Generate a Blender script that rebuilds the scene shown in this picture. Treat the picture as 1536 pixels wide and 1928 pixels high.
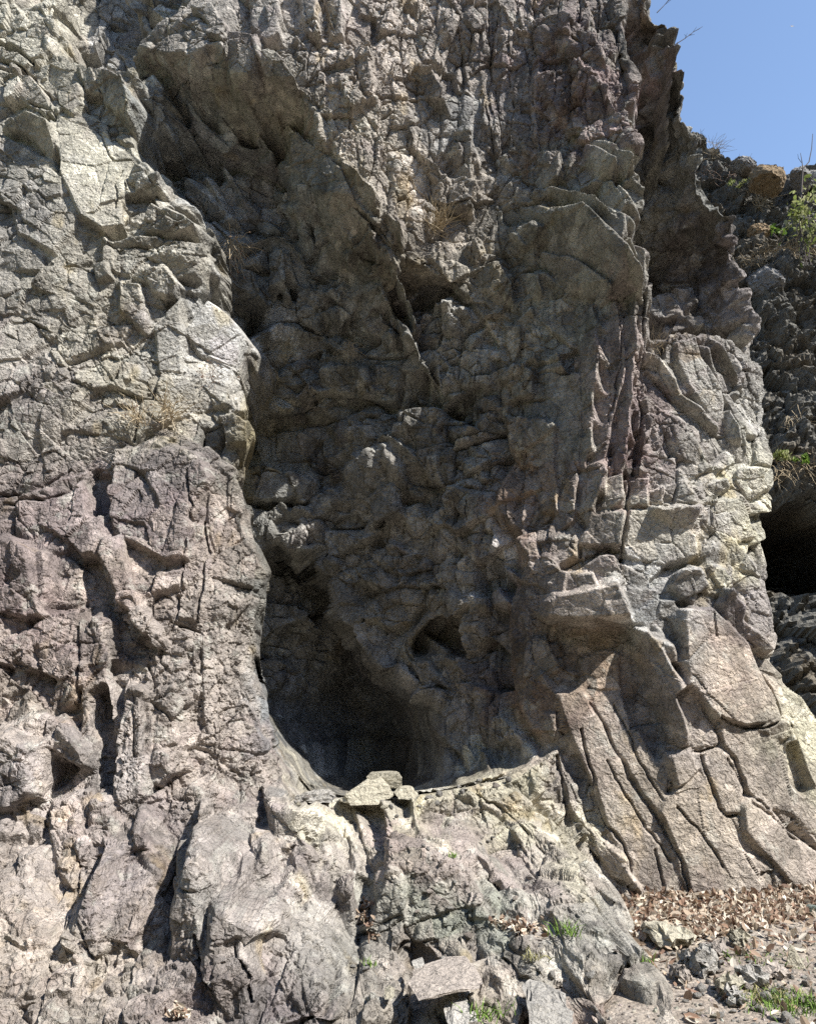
import bpy, bmesh, math, random
import numpy as np
from concurrent.futures import ThreadPoolExecutor
from mathutils import Vector, Matrix, Euler

for o in list(bpy.data.objects):
    bpy.data.objects.remove(o, do_unlink=True)
scene = bpy.context.scene
DENOISE = False
COL = scene.collection

# ------------------------------------------------------------------ camera
W0, H0 = 1536.0, 1928.0
FOVY = math.radians(65.0)
PITCH = math.radians(12.5)
CAMZ = 1.6
FPX = (H0 / 2) / math.tan(FOVY / 2)
cam_d = bpy.data.cameras.new('camera')
cam_d.sensor_fit = 'VERTICAL'
cam_d.angle_y = FOVY
cam_d.clip_start = 0.05
cam_d.clip_end = 2000
cam = bpy.data.objects.new('camera', cam_d)
cam.location = (0, 0, CAMZ)
cam.rotation_euler = (math.radians(90) + PITCH, 0, 0)
COL.objects.link(cam)
scene.camera = cam

# ------------------------------------------------------------------ daylight
SUN_DIR = Vector((0.555, -0.325, 0.765)).normalized()       # towards the sun
sun_elev = math.asin(SUN_DIR.z)
sun_az = math.atan2(SUN_DIR.x, SUN_DIR.y)
world = bpy.data.worlds.new('World')
scene.world = world
world.use_nodes = True
wn = world.node_tree
for n in list(wn.nodes):
    wn.nodes.remove(n)
wo = wn.nodes.new('ShaderNodeOutputWorld')
wb = wn.nodes.new('ShaderNodeBackground')
ws = wn.nodes.new('ShaderNodeTexSky')
ws.sky_type = 'NISHITA'
ws.sun_disc = False
ws.sun_elevation = sun_elev
ws.sun_rotation = sun_az
ws.altitude = 200
ws.air_density = 1.0
ws.dust_density = 0.4
ws.ozone_density = 1.0
wb.inputs['Strength'].default_value = 0.125
wn.links.new(ws.outputs['Color'], wb.inputs['Color'])
wn.links.new(wb.outputs['Background'], wo.inputs['Surface'])
sun_d = bpy.data.lights.new('sun', 'SUN')
sun_d.energy = 5.0
sun_d.angle = math.radians(0.53)
sun_d.color = (1.0, 0.965, 0.91)
sun = bpy.data.objects.new('sun', sun_d)
sun.rotation_euler = SUN_DIR.to_track_quat('Z', 'Y').to_euler()
sun.location = (8, -6, 14)
COL.objects.link(sun)
scene.view_settings.view_transform = 'Standard'
scene.view_settings.look = 'None'
scene.view_settings.gamma = 1.0
scene.view_settings.exposure = 1.04
scene.view_settings.use_curve_mapping = False
scene.cycles.max_bounces = 6
scene.cycles.diffuse_bounces = 4
scene.cycles.use_denoising = DENOISE

# ------------------------------------------------------------------ numeric helpers
F32 = np.float32
POOL = ThreadPoolExecutor(4)
rng = np.random.default_rng(11)
random.seed(7)

def par(fn, *arrs):
    """run fn over chunks of flat arrays in threads"""
    n = len(arrs[0])
    step = max(20000, n // 16 + 1)
    idx = [(i, min(n, i + step)) for i in range(0, n, step)]
    res = list(POOL.map(lambda ab: fn(*[a[ab[0]:ab[1]] for a in arrs]), idx))
    if isinstance(res[0], tuple):
        return tuple(np.concatenate([r[k] for r in res]) for k in range(len(res[0])))
    return np.concatenate(res)

def h32(ix, iy, iz, seed):
    h = (ix.astype(np.uint32) * np.uint32(374761393) + iy.astype(np.uint32) * np.uint32(668265263)
         + iz.astype(np.uint32) * np.uint32(2147483647 - 83) + np.uint32((seed * 974711 + 12345) & 0xffffffff))
    h = (h ^ (h >> np.uint32(13))) * np.uint32(1274126177)
    h = (h ^ (h >> np.uint32(16))) * np.uint32(2246822519)
    return h ^ (h >> np.uint32(15))

def hf(h, k=0):
    """uint32 hash -> float in 0..1, k-th variation"""
    if k:
        h = (h + np.uint32((k * 2654435761) & 0xffffffff)) * np.uint32(2246822519)
        h = (h ^ (h >> np.uint32(13))) * np.uint32(3266489917)
        h = h ^ (h >> np.uint32(16))
    return (h >> np.uint32(8)).astype(F32) * F32(1.0 / 16777216.0)

def _vnoise(p, seed):
    f = np.floor(p)
    i = f.astype(np.int32)
    t = (p - f).astype(F32)
    t = t * t * t * (t * (t * 6 - 15) + 10)
    out = 0
    for dx in (0, 1):
        wx = t[:, 0] if dx else 1 - t[:, 0]
        for dy in (0, 1):
            wy = t[:, 1] if dy else 1 - t[:, 1]
            for dz in (0, 1):
                wz = t[:, 2] if dz else 1 - t[:, 2]
                out = out + hf(h32(i[:, 0] + dx, i[:, 1] + dy, i[:, 2] + dz, seed)) * (wx * wy * wz)
    return out * 2 - 1

def noise(P, scale, seed, octs=1, gain=0.5, lac=2.03):
    """fbm value noise, about -1..1; scale = feature size in metres"""
    def fn(p):
        a, s, tot, nrm = 1.0, 1.0 / scale, 0, 0
        for o in range(octs):
            tot = tot + a * _vnoise(p * F32(s) + F32(17.3 * o), seed + o * 101)
            nrm += a
            a *= gain
            s *= lac
        return (tot / nrm).astype(F32)
    return par(fn, P)

def voro(P, size, seed, jit=0.9):
    """F1, F2-F1, cell hash, offset from the cell centre (in cell units)"""
    sz = np.asarray(size, dtype=F32)
    def fn(p):
        q = p / sz
        f = np.floor(q)
        i = f.astype(np.int32)
        n = len(q)
        d1 = np.full(n, 9e9, F32)
        d2 = np.full(n, 9e9, F32)
        hid = np.zeros(n, np.uint32)
        off = np.zeros((n, 3), F32)
        for dx in (-1, 0, 1):
            for dy in (-1, 0, 1):
                for dz in (-1, 0, 1):
                    cx, cy, cz = i[:, 0] + dx, i[:, 1] + dy, i[:, 2] + dz
                    h = h32(cx, cy, cz, seed)
                    ox = q[:, 0] - (cx + 0.5 + (hf(h, 1) - 0.5) * jit)
                    oy = q[:, 1] - (cy + 0.5 + (hf(h, 2) - 0.5) * jit)
                    oz = q[:, 2] - (cz + 0.5 + (hf(h, 3) - 0.5) * jit)
                    d = (ox * ox + oy * oy + oz * oz).astype(F32)
                    m = d < d1
                    d2 = np.where(m, d1, np.minimum(d2, d))
                    d1 = np.where(m, d, d1)
                    hid = np.where(m, h, hid)
                    off[:, 0] = np.where(m, ox, off[:, 0])
                    off[:, 1] = np.where(m, oy, off[:, 1])
                    off[:, 2] = np.where(m, oz, off[:, 2])
        return np.sqrt(d1), np.sqrt(d2) - np.sqrt(d1), hid, off
    return par(fn, P)

def facets(P, size, seed, tilt=1.0):
    """every Voronoi cell is a broken block with two or three flat chip faces; about -1..1"""
    d1, e, h, o = voro(P, size, seed)
    def pl(k):
        return ((hf(h, k) * 2 - 1) * o[:, 0] + (hf(h, k + 1) * 2 - 1) * o[:, 1] + (hf(h, k + 2) * 2 - 1) * o[:, 2]) * 1.5 * tilt
    g = np.minimum(np.minimum(pl(5), pl(15) + 0.12), pl(25) + 0.25)
    return (hf(h, 4) * 2 - 1) * 0.55 + g + 0.15, e, h

def rot_xz(P, deg):
    c, s = math.cos(math.radians(deg)), math.sin(math.radians(deg))
    return np.stack([P[:, 0] * c - P[:, 2] * s, P[:, 1], P[:, 0] * s + P[:, 2] * c], 1).astype(F32)

def sstep(a, b, x):
    t = np.clip((x - a) / (b - a), 0, 1)
    return t * t * (3 - 2 * t)

def poly_sd(px, pz, poly):
    """signed distance to polygon (negative inside)"""
    n = len(poly)
    d = np.full(px.shape, 1e9, F32)
    ins = np.zeros(px.shape, bool)
    for k in range(n):
        ax, az = poly[k]
        bx, bz = poly[(k + 1) % n]
        ex, ez = bx - ax, bz - az
        wx, wz = px - ax, pz - az
        t = np.clip((wx * ex + wz * ez) / (ex * ex + ez * ez + 1e-9), 0, 1)
        dx, dz = wx - ex * t, wz - ez * t
        d = np.minimum(d, dx * dx + dz * dz)
        if abs(bz - az) > 1e-9:
            c = ((az > pz) != (bz > pz)) & (px < (bx - ax) * (pz - az) / (bz - az) + ax)
            ins ^= c
    d = np.sqrt(d)
    return np.where(ins, -d, d)

def line_d(px, pz, pts):
    """distance to a polyline and position 0..1 along it"""
    d = np.full(px.shape, 1e9, F32)
    tt = np.zeros(px.shape, F32)
    n = len(pts) - 1
    for k in range(n):
        ax, az = pts[k]
        bx, bz = pts[k + 1]
        ex, ez = bx - ax, bz - az
        wx, wz = px - ax, pz - az
        t = np.clip((wx * ex + wz * ez) / (ex * ex + ez * ez + 1e-9), 0, 1)
        dd = (wx - ex * t) ** 2 + (wz - ez * t) ** 2
        m = dd < d
        d = np.where(m, dd, d)
        tt = np.where(m, (k + t) / n, tt)
    return np.sqrt(d), tt

CP, SP = math.cos(PITCH), math.sin(PITCH)
def at(u, v, y):
    """photo pixel -> world x, z on the vertical plane at distance y"""
    a = (H0 / 2 - v) / FPX
    t = y / (CP - SP * a)
    return t * (u - W0 / 2) / FPX, CAMZ + t * (SP + CP * a)

def proj(x, y, z):
    """world -> photo pixel"""
    zc = z - CAMZ
    f = y * CP + zc * SP
    up = -y * SP + zc * CP
    f = np.maximum(f, 0.05)
    return W0 / 2 + x / f * FPX, H0 / 2 - up / f * FPX

def rbf(pts):
    """smooth-ish interpolant (x,z)->y through points (linear kernel)"""
    A = np.array(pts, float)
    xy, yv = A[:, :2], A[:, 2]
    n = len(A)
    D = np.sqrt(((xy[:, None] - xy[None]) ** 2).sum(-1))
    M = np.zeros((n + 1, n + 1))
    M[:n, :n] = D + np.eye(n) * -0.02
    M[:n, n] = 1
    M[n, :n] = 1
    w = np.linalg.solve(M, np.append(yv, 0))
    def ev(x, z):
        shp = x.shape
        def fn(a, b):
            o = np.full(a.shape, w[n], F32)
            for k in range(n):
                o += F32(w[k]) * np.sqrt((a - F32(xy[k, 0])) ** 2 + (b - F32(xy[k, 1])) ** 2)
            return o
        return par(fn, x.ravel().astype(F32), z.ravel().astype(F32)).reshape(shp)
    return ev

def boxblur(a, r, axis, it=2):
    for _ in range(it):
        pad = [(0, 0)] * a.ndim
        pad[axis] = (r + 1, r)
        c = np.cumsum(np.pad(a, pad, mode='edge').astype(np.float64), axis=axis)
        n = a.shape[axis]
        s1 = [slice(None)] * a.ndim
        s2 = [slice(None)] * a.ndim
        s1[axis] = slice(2 * r + 1, 2 * r + 1 + n)
        s2[axis] = slice(0, n)
        a = ((c[tuple(s1)] - c[tuple(s2)]) / (2 * r + 1)).astype(F32)
    return a
RES = 1.0
# ------------------------------------------------------------------ the cliff: large masses
# every mass is an outline with real distances (photo column, photo row, metres from the camera plane)
BACK = [(-700, -200, 8.8), (150, 0, 8.4), (250, 80, 8.3), (350, 200, 8.15), (450, 250, 8.2), (560, 330, 8.35), (620, 430, 8.55),
        (500, 500, 8.4), (430, 600, 8.2), (560, 600, 8.65), (650, 650, 8.65), (560, 720, 8.75), (500, 850, 8.9), (600, 850, 8.8),
        (700, 800, 8.45), (800, 700, 8.22), (850, 560, 8.05), (780, 540, 8.15), (900, 700, 8.05), (900, 900, 8.05), (800, 950, 8.4),
        (700, 1000, 8.7), (600, 1000, 8.8), (520, 1000, 8.75), (720, 1160, 8.85), (770, 1240, 8.6), (850, 1150, 8.2), (950, 1200, 7.8), (900, 1350, 7.9), (850, 1450, 8.0),
        (700, 1450, 8.3), (980, 1400, 7.55), (1000, 1000, 7.75), (1100, 500, 8.2), (1230, 500, 10.5), (1300, 0, 12.5), (1450, 300, 13),
        (1300, 900, 9.5), (1500, 1000, 12), (1500, 700, 13), (1560, 1300, 9.5), (1600, 1700, 8.5), (1200, 1700, 7.6),
        (700, 1928, 7.2), (0, 1500, 7.8), (0, 900, 8.3), (1300, -300, 13)]
CAVE = dict(poly=[(440, 1012, 8.8), (520, 1022, 8.8), (575, 1060, 8.8), (635, 1130, 8.7), (665, 1185, 8.7), (715, 1245, 8.5),
                  (780, 1305, 8.3), (812, 1340, 8.2), (822, 1400, 8.15), (840, 1490, 8.1), (800, 1590, 8.1), (400, 1590, 8.4), (400, 1200, 8.7)],
            pts=[(480, 1100, 9.15), (520, 1300, 9.2), (560, 1420, 9.3), (630, 1420, 9.6), (600, 1250, 9.5), (690, 1330, 10.6), (760, 1400, 11), (800, 1480, 11), (720, 1290, 10.6), (600, 1150, 9.4), (540, 1080, 9.2)], k=13.0)
PILLAR = dict(name='rock_pillar', poly=[(-800, 900, 6.7), (0, 945, 6.65), (130, 905, 6.7), (185, 885, 6.75), (205, 835, 6.8), (300, 812, 6.85),
                    (395, 845, 6.8), (440, 895, 6.75), (468, 950, 6.7), (472, 1020, 6.65), (499, 1072, 6.6), (482, 1130, 6.55), (472, 1180, 6.5),
                    (462, 1240, 6.45), (478, 1290, 6.4), (486, 1360, 6.35), (502, 1420, 6.3), (525, 1480, 6.25), (560, 1530, 6.2), (600, 1600, 6.0),
                    (625, 1720, 5.5), (640, 1928, 4.55), (640, 2250, 3.7), (-800, 2250, 3.6)],
              pts=[(100, 1100, 6.3), (300, 1100, 6.25), (420, 1150, 6.4), (100, 1300, 6.05), (300, 1300, 6.05), (430, 1350, 6.2), (100, 1500, 5.8),
                   (300, 1500, 5.8), (450, 1550, 5.95), (100, 1700, 5.25), (300, 1700, 5.25), (500, 1700, 5.4), (100, 1900, 4.5), (300, 1900, 4.45), (500, 1900, 4.5)],
              k=lambda x: 9.0 + 0 * x)
SHOULDER = dict(name='rock_shoulder', poly=[(-900, -300, 8.0), (60, -300, 7.9), (105, -20, 7.7), (108, 60, 7.6), (100, 95, 7.55), (145, 125, 7.5), (250, 130, 7.4),
                      (268, 165, 7.4), (246, 235, 7.4), (255, 290, 7.35), (302, 320, 7.3), (300, 375, 7.3), (366, 418, 7.2), (374, 480, 7.2), (372, 560, 7.25),
                      (415, 590, 7.4), (462, 640, 7.5), (455, 690, 7.45), (430, 700, 7.3), (432, 745, 7.2), (465, 760, 7.15), (463, 800, 7.1), (497, 800, 7.2),
                      (470, 885, 7.1), (440, 960, 7.0), (440, 1150, 7.0), (-900, 1150, 7.0)],
                pts=[(100, 300, 7.35), (200, 330, 7.3), (50, 450, 7.15), (200, 450, 7.15), (100, 600, 7.0), (250, 600, 7.05), (350, 700, 7.1), (100, 800, 6.85),
                     (250, 780, 6.95), (0, 100, 7.6), (300, 800, 6.95)], k=lambda x: 5.0 + 0 * x)
BUTTRESS = dict(name='rock_buttress', poly=[(262, 112, 7.6), (275, 90, 7.5), (330, 25, 7.35), (360, -60, 7.4), (380, -400, 7.9), (1230, -400, 7.7), (1172, 0, 7.5), (1203, 100, 7.4),
                      (1192, 260, 7.35), (1205, 380, 7.3), (1185, 440, 7.2), (1218, 520, 7.3), (1222, 640, 7.4), (1290, 622, 7.5), (1385, 645, 7.8), (1425, 680, 8.0),
                      (1442, 740, 8.0), (1452, 900, 7.7), (1432, 950, 7.6), (1446, 1060, 7.5), (1442, 1092, 7.5), (1472, 1200, 7.4), (1455, 1245, 7.3),
                      (1560, 1380, 7.4), (1760, 1640, 7.3), (1850, 2000, 6.9), (1050, 2000, 6.4), (1150, 1700, 6.75), (1100, 1600, 6.9), (1040, 1430, 7.25),
                      (985, 1330, 7.4), (985, 1180, 7.4), (1000, 1060, 7.45), (935, 960, 7.8), (965, 860, 7.9), (945, 760, 7.95), (935, 640, 7.98), (880, 560, 7.95),
                      (800, 500, 7.8), (740, 465, 7.5), (668, 390, 7.45), (640, 300, 7.4), (600, 230, 7.35), (558, 160, 7.3), (515, 142, 7.25), (455, 138, 7.25),
                      (410, 128, 7.25), (330, 125, 7.4)],
                pts=[(350, 70, 7.2), (450, 60, 7.2), (520, 60, 7.3), (600, 100, 7.25), (650, 250, 7.35), (700, 400, 7.45), (750, 200, 7.45), (850, 300, 7.8),
                     (900, 150, 7.75), (880, 420, 7.85), (960, 300, 7.85), (960, 500, 7.95), (1050, 300, 7.65), (1150, 250, 7.35), (1050, 150, 7.6), (1150, 120, 7.4),
                     (1050, 600, 7.75), (1100, 480, 7.45), (1150, 600, 7.4), (1000, 760, 7.82), (1100, 800, 7.5), (1180, 800, 7.4), (1010, 900, 7.72), (1200, 900, 7.3),
                     (1300, 750, 7.5), (1350, 850, 7.5), (1250, 850, 7.35), (1200, 1000, 7.2), (1100, 1050, 7.25), (1350, 1000, 7.3), (1050, 1120, 7.3),
                     (1150, 1150, 7.15), (1300, 1100, 7.15), (1400, 1150, 7.3), (1050, 1250, 7.35), (1150, 1250, 7.3), (1250, 1250, 7.1), (1350, 1250, 7.05),
                     (1430, 1350, 7.1), (1100, 1400, 7.1), (1200, 1450, 7.0), (1300, 1450, 6.95), (1400, 1500, 6.95), (1500, 1500, 7.1), (1150, 1600, 6.9),
                     (1250, 1650, 6.75), (1350, 1650, 6.72), (1450, 1650, 6.85), (1520, 1640, 7.0)],
                k=lambda x: 3.0 + 5.5 * sstep(0.8, 1.6, x))
TOWER = dict(name='rock_tower', poly=[(1150, -400, 9.0), (1225, -400, 8.8), (1228, 0, 8.6), (1262, 35, 8.5), (1275, 110, 8.4), (1290, 180, 8.3), (1283, 215, 8.3), (1312, 255, 8.3),
                   (1316, 330, 8.25), (1385, 410, 8.2), (1402, 500, 8.1), (1427, 600, 8.1), (1405, 665, 8.3), (1385, 760, 8.6), (1330, 860, 9.0), (1180, 860, 9.8), (1150, 400, 9.4), (1150, 0, 9.2)],
             pts=[(1220, 300, 9.0), (1220, 550, 9.6), (1300, 550, 9.0), (1280, 350, 8.6), (1250, 150, 8.7), (1210, 100, 9.0)], k=lambda x: 5.0 + 0 * x)
LEDGE = dict(name='rock_ledge', poly=[(500, 1515, 6.55), (560, 1500, 6.6), (640, 1500, 6.6), (760, 1492, 6.65), (860, 1480, 6.75), (930, 1462, 6.85), (1000, 1432, 7.0), (1045, 1425, 7.1),
                   (1062, 1500, 7.0), (1095, 1570, 6.85), (1120, 1630, 6.7), (1150, 1690, 6.55), (1185, 1750, 6.1), (1235, 1830, 5.2), (1290, 1928, 4.35), (1400, 2150, 3.4),
                   (560, 2250, 3.6), (600, 1900, 4.7), (590, 1700, 5.75), (560, 1580, 6.15)],
             pts=[(650, 1600, 6.3), (800, 1600, 6.35), (950, 1550, 6.5), (1050, 1600, 6.5), (650, 1750, 5.75), (800, 1750, 5.85), (950, 1700, 6.05), (1100, 1720, 6.1),
                  (700, 1900, 4.6), (900, 1850, 4.85), (1050, 1850, 4.9), (1150, 1850, 4.95), (900, 1928, 4.3), (1150, 1928, 4.25)],
             k=lambda x: 30.0 - 26.0 * sstep(0.75, 1.2, x))
LAYERS = [SHOULDER, TOWER, BUTTRESS, PILLAR, LEDGE]

# blocks: (kind, edge slope, [(column, row, metres proud of the mass), ...], smoothness, part name or None)
# kind b = stands proud, c = cut in, s = re-faces
BL = []
def B(kind, k, pts, smooth=0.5, part='rock_block'):
    BL.append((kind, k, pts, smooth, part))
# --- upper left
B('c', 6, [(108,-60,-.9),(345,-60,-.9),(310,30,-.95),(275,78,-.95),(262,112,-.9),(240,124,-.8),(150,122,-.8),(122,100,-.8),(106,60,-.8)], .5, None)
B('b', 4, [(-40,0,.1),(20,-10,.1),(48,30,.12),(90,48,.16),(92,90,.1),(70,118,.12),(30,85,.1),(-40,60,.1)], .4)
B('b', 4, [(-40,75,.1),(20,88,.12),(60,118,.12),(58,140,.05),(20,128,.06),(-40,110,.06)], .4)
B('b', 3, [(-40,125,.08),(60,140,.1),(85,175,.1),(100,215,.06),(40,190,.04),(-40,190,.04)], .6)
B('b', 6, [(188,128,.10),(228,134,.34),(241,180,.36),(243,218,.22),(205,195,.12),(185,185,.06)], .3)
B('b', 6, [(228,134,.34),(262,148,.20),(249,216,.02),(241,180,.36)], .3)
B('b', 4, [(148,128,.06),(188,127,.12),(184,170,.08),(158,165,.06)], .4)
B('b', 4, [(105,165,.10),(142,152,.10),(160,190,.10),(135,212,.08),(108,195,.06)], .4)
B('b', 7, [(4,222,.22),(42,200,.36),(70,214,.36),(103,232,.34),(101,285,.16),(95,298,.10),(68,268,.05),(0,242,.05)], .3)
B('s', 8, [(104,220,.12),(182,242,.10),(252,302,.03),(240,342,.04),(226,402,.12),(232,418,.14),(186,424,.16),(150,402,.16),(112,322,.14)], .12)
B('b', 3, [(-40,250,.10),(20,262,.12),(95,298,.12),(108,322,.06),(62,312,.06),(20,328,.06),(-40,320,.06)], .6)
B('b', 3, [(20,325,.06),(80,310,.12),(128,345,.13),(146,402,.12),(138,425,.10),(100,472,.08),(30,432,.1),(12,372,.08)], .7)
B('b', 7, [(240,342,.10),(255,304,.20),(276,314,.22),(272,332,.18),(250,348,.08)], .3)
B('b', 6, [(258,338,.16),(297,320,.24),(300,350,.2),(286,361,.12),(258,366,.05)], .3)
B('b', 6, [(266,404,.20),(285,384,.2),(346,396,.26),(366,415,.24),(352,432,.16),(330,442,.1),(300,436,.1),(270,428,.12)], .3)
B('b', 5, [(282,365,.06),(330,360,.12),(348,385,.14),(300,388,.08)], .5)
B('b', 3, [(185,440,.14),(255,432,.18),(370,455,.16),(368,520,.08),(280,530,.1),(190,500,.06)], 1.0)
B('b', 5, [(272,505,.12),(310,498,.2),(332,530,.22),(325,555,.12),(285,550,.08)], .4)
B('b', 5, [(168,490,.10),(195,488,.12),(205,515,.1),(182,525,.05)], .4)
B('b', 4, [(220,525,.1),(262,535,.1),(278,600,.1),(268,620,.08),(222,580,.06)], .6)
B('b', 6, [(342,618,.20),(395,575,.22),(428,590,.24),(458,636,.20),(440,690,.06),(415,682,.06),(380,670,.05)], .2)
B('b', 6, [(290,612,.1),(338,560,.16),(342,700,.06),(300,698,.05)], .2)
B('b', 5, [(428,742,.14),(462,738,.22),(465,770,.16),(440,778,.06)], .4)
B('b', 5, [(405,780,.12),(432,770,.18),(462,790,.2),(460,830,.1),(425,835,.08)], .5)
B('b', 5, [(465,795,.1),(496,795,.18),(492,830,.14),(470,860,.05)], .6)
# --- brow (roof of the recess)
B('b', 5, [(268,100,.02),(300,58,.10),(345,15,.12),(398,6,.14),(424,40,.14),(420,92,.16),(402,78,.18),(358,92,.18),(308,98,.12)], .9)
B('b', 6, [(428,62,.12),(474,58,.22),(484,100,.2),(470,138,.12),(432,130,.1)], .4)
B('b', 6, [(482,105,.1),(514,94,.2),(556,146,.14),(500,142,.08)], .4)
B('b', 4, [(470,-40,.1),(520,-40,.2),(525,60,.2),(500,80,.1),(470,40,.08)], .4)
B('b', 4, [(555,-40,.1),(585,-40,.2),(600,55,.18),(580,60,.1)], .4)
B('b', 4, [(605,-40,.1),(640,-40,.2),(645,60,.14),(625,70,.05)], .4)
B('b', 3, [(640,80,.06),(690,100,.14),(700,170,.16),(660,200,.1),(640,150,.05)], 1.0)
B('b', 3, [(785,120,.05),(815,125,.16),(838,180,.22),(830,190,.12),(800,180,.04)], .7)
B('b', 3, [(860,240,.08),(885,230,.18),(895,330,.16),(890,390,.14),(850,340,.05)], .8)
B('b', 3, [(790,270,.1),(830,300,.16),(850,345,.12),(815,330,.06)], .8)
B('b', 4, [(820,340,.1),(870,340,.18),(895,385,.14),(850,395,.06),(815,370,.05)], .7)
B('s', 3, [(885,140,-.02),(905,145,.0),(905,280,-.02),(890,275,-.04)], .2, None)
# --- recess inside
B('b', 3, [(260,150,.05),(290,140,.25),(300,190,.2),(268,192,.05)], .3)
B('b', 3, [(275,205,.15),(350,215,.25),(352,258,.12),(282,262,.1)], .2)
B('b', 3, [(360,225,.2),(430,235,.3),(500,300,.2),(450,300,.1),(380,275,.1)], .3)
B('b', 3, [(340,330,.15),(390,328,.3),(412,365,.25),(380,375,.1)], .3)
B('b', 3, [(385,370,.1),(415,365,.3),(425,402,.2),(395,405,.1)], .3)
B('b', 4, [(500,470,.05),(530,470,.3),(535,530,.25),(505,538,.1)], .3)
B('b', 3, [(520,360,.2),(545,362,.3),(540,390,.2),(518,388,.1)], .3)
B('b', 3, [(540,240,.1),(640,300,.15),(662,380,.1),(560,350,.05)], .3)
B('b', 4, [(690,590,.05),(712,585,.25),(732,628,.3),(705,630,.1)], .3)
B('b', 4, [(715,578,.05),(742,590,.3),(757,620,.3),(735,625,.1)], .3)
B('b', 4, [(745,625,.05),(760,622,.3),(762,650,.25),(750,655,.05)], .3)
B('b', 4, [(765,655,.1),(790,672,.3),(792,692,.25),(770,698,.1)], .4)
B('b', 3, [(600,700,.1),(640,690,.25),(680,700,.25),(690,740,.15),(640,745,.1)], .4)
B('c', 3, [(490,890,-.3),(520,800,-.25),(562,784,-.25),(620,800,-.2),(638,850,-.2),(622,920,-.25),(570,962,-.25),(480,955,-.3)], .3, None)
B('b', 4, [(485,875,-.05),(560,885,.12),(580,900,.1),(568,935,.0),(480,945,-.05)], .15)
B('b', 2, [(655,860,.1),(720,850,.25),(740,880,.25),(735,960,.1),(690,990,.1),(660,930,.05)], .5)
B('c', 15, [(782,1227,-.45),(802,1191,-.46),(823,1168,-.46),(855,1162,-.46),(864,1230,-.45)], .2, None)
B('b', 4, [(865,1120,.05),(908,1122,.22),(910,1140,.2),(870,1140,.05)], .3)
B('b', 4, [(918,1105,.05),(928,1100,.18),(935,1135,.15),(922,1140,.02)], .3)
B('b', 2, [(770,1240,.05),(800,1240,.12),(800,1290,.1),(775,1290,.02)], .3)
B('b', 2, [(560,540,.05),(620,530,.3),(640,580,.3),(580,600,.1)], .6)
B('b', 2, [(650,500,.05),(700,500,.3),(700,560,.3),(650,560,.1)], .6)
B('b', 2, [(560,420,.05),(620,400,.3),(650,450,.3),(600,480,.1)], .6)
# --- right buttress, upper
B('b', 3, [(985,30,.05),(1060,20,.15),(1120,60,.18),(1140,110,.12),(1060,90,.05)], .6)
B('b', 2.5, [(1010,140,.05),(1080,110,.16),(1150,150,.25),(1195,280,.22),(1150,300,.1),(1070,250,.05)], 1.0)
B('b', 3, [(1005,290,.02),(1038,275,.16),(1050,285,.18),(1046,330,.14),(1020,360,.02)], .3)
B('b', 4, [(1098,276,.08),(1125,263,.28),(1158,296,.32),(1142,322,.2),(1105,306,.08)], .3)
B('b', 4, [(1150,298,.1),(1165,278,.28),(1190,292,.3),(1182,330,.2),(1160,340,.06)], .4)
B('b', 3, [(1118,345,.08),(1150,335,.2),(1180,372,.24),(1172,392,.14),(1130,378,.05)], .6)
B('b', 4, [(972,432,.08),(995,415,.22),(1010,425,.24),(1008,452,.14),(985,470,.06)], .3)
B('b', 4, [(960,440,.04),(975,437,.16),(988,462,.12),(968,464,.03)], .4)
B('b', 3.2, [(1004,404,.10),(1040,398,.28),(1094,386,.46),(1140,420,.52),(1173,455,.50),(1168,510,.34),(1100,492,.10),(1022,472,.02)], .2)
B('b', 3, [(1120,385,.3),(1150,378,.4),(1178,400,.38),(1176,448,.36),(1150,430,.34)], .4)
B('b', 4, [(1018,480,.02),(1070,476,.2),(1100,490,.26),(1152,532,.3),(1110,548,.08),(1040,532,.02)], .2)
B('b', 3, [(870,470,.05),(895,440,.18),(905,470,.15),(900,500,.05)], .8)
B('b', 3, [(895,505,.05),(940,495,.2),(965,530,.22),(960,560,.12),(910,545,.05)], .8)
B('b', 4, [(975,512,.02),(1012,508,.2),(1018,540,.16),(985,545,.02)], .4)
B('b', 4, [(950,612,.02),(960,605,.14),(980,612,.12),(980,640,.08),(968,680,.04),(955,665,.02)], .15)
B('b', 4, [(965,610,.08),(998,574,.14),(1002,590,.1),(985,625,.05)], .15)
B('b', 3, [(1000,680,.02),(1050,660,.12),(1060,690,.12),(1010,700,.03)], .7)
B('b', 3, [(945,785,.05),(975,775,.15),(1045,798,.18),(1035,815,.12),(980,850,.08),(965,850,.05)], .6)
B('b', 3, [(985,800,.05),(1040,800,.15),(1045,860,.1),(990,860,.03)], .4)
B('b', 3, [(950,700,.05),(980,680,.14),(1005,700,.15),(1000,740,.1),(960,750,.04)], .6)
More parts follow.
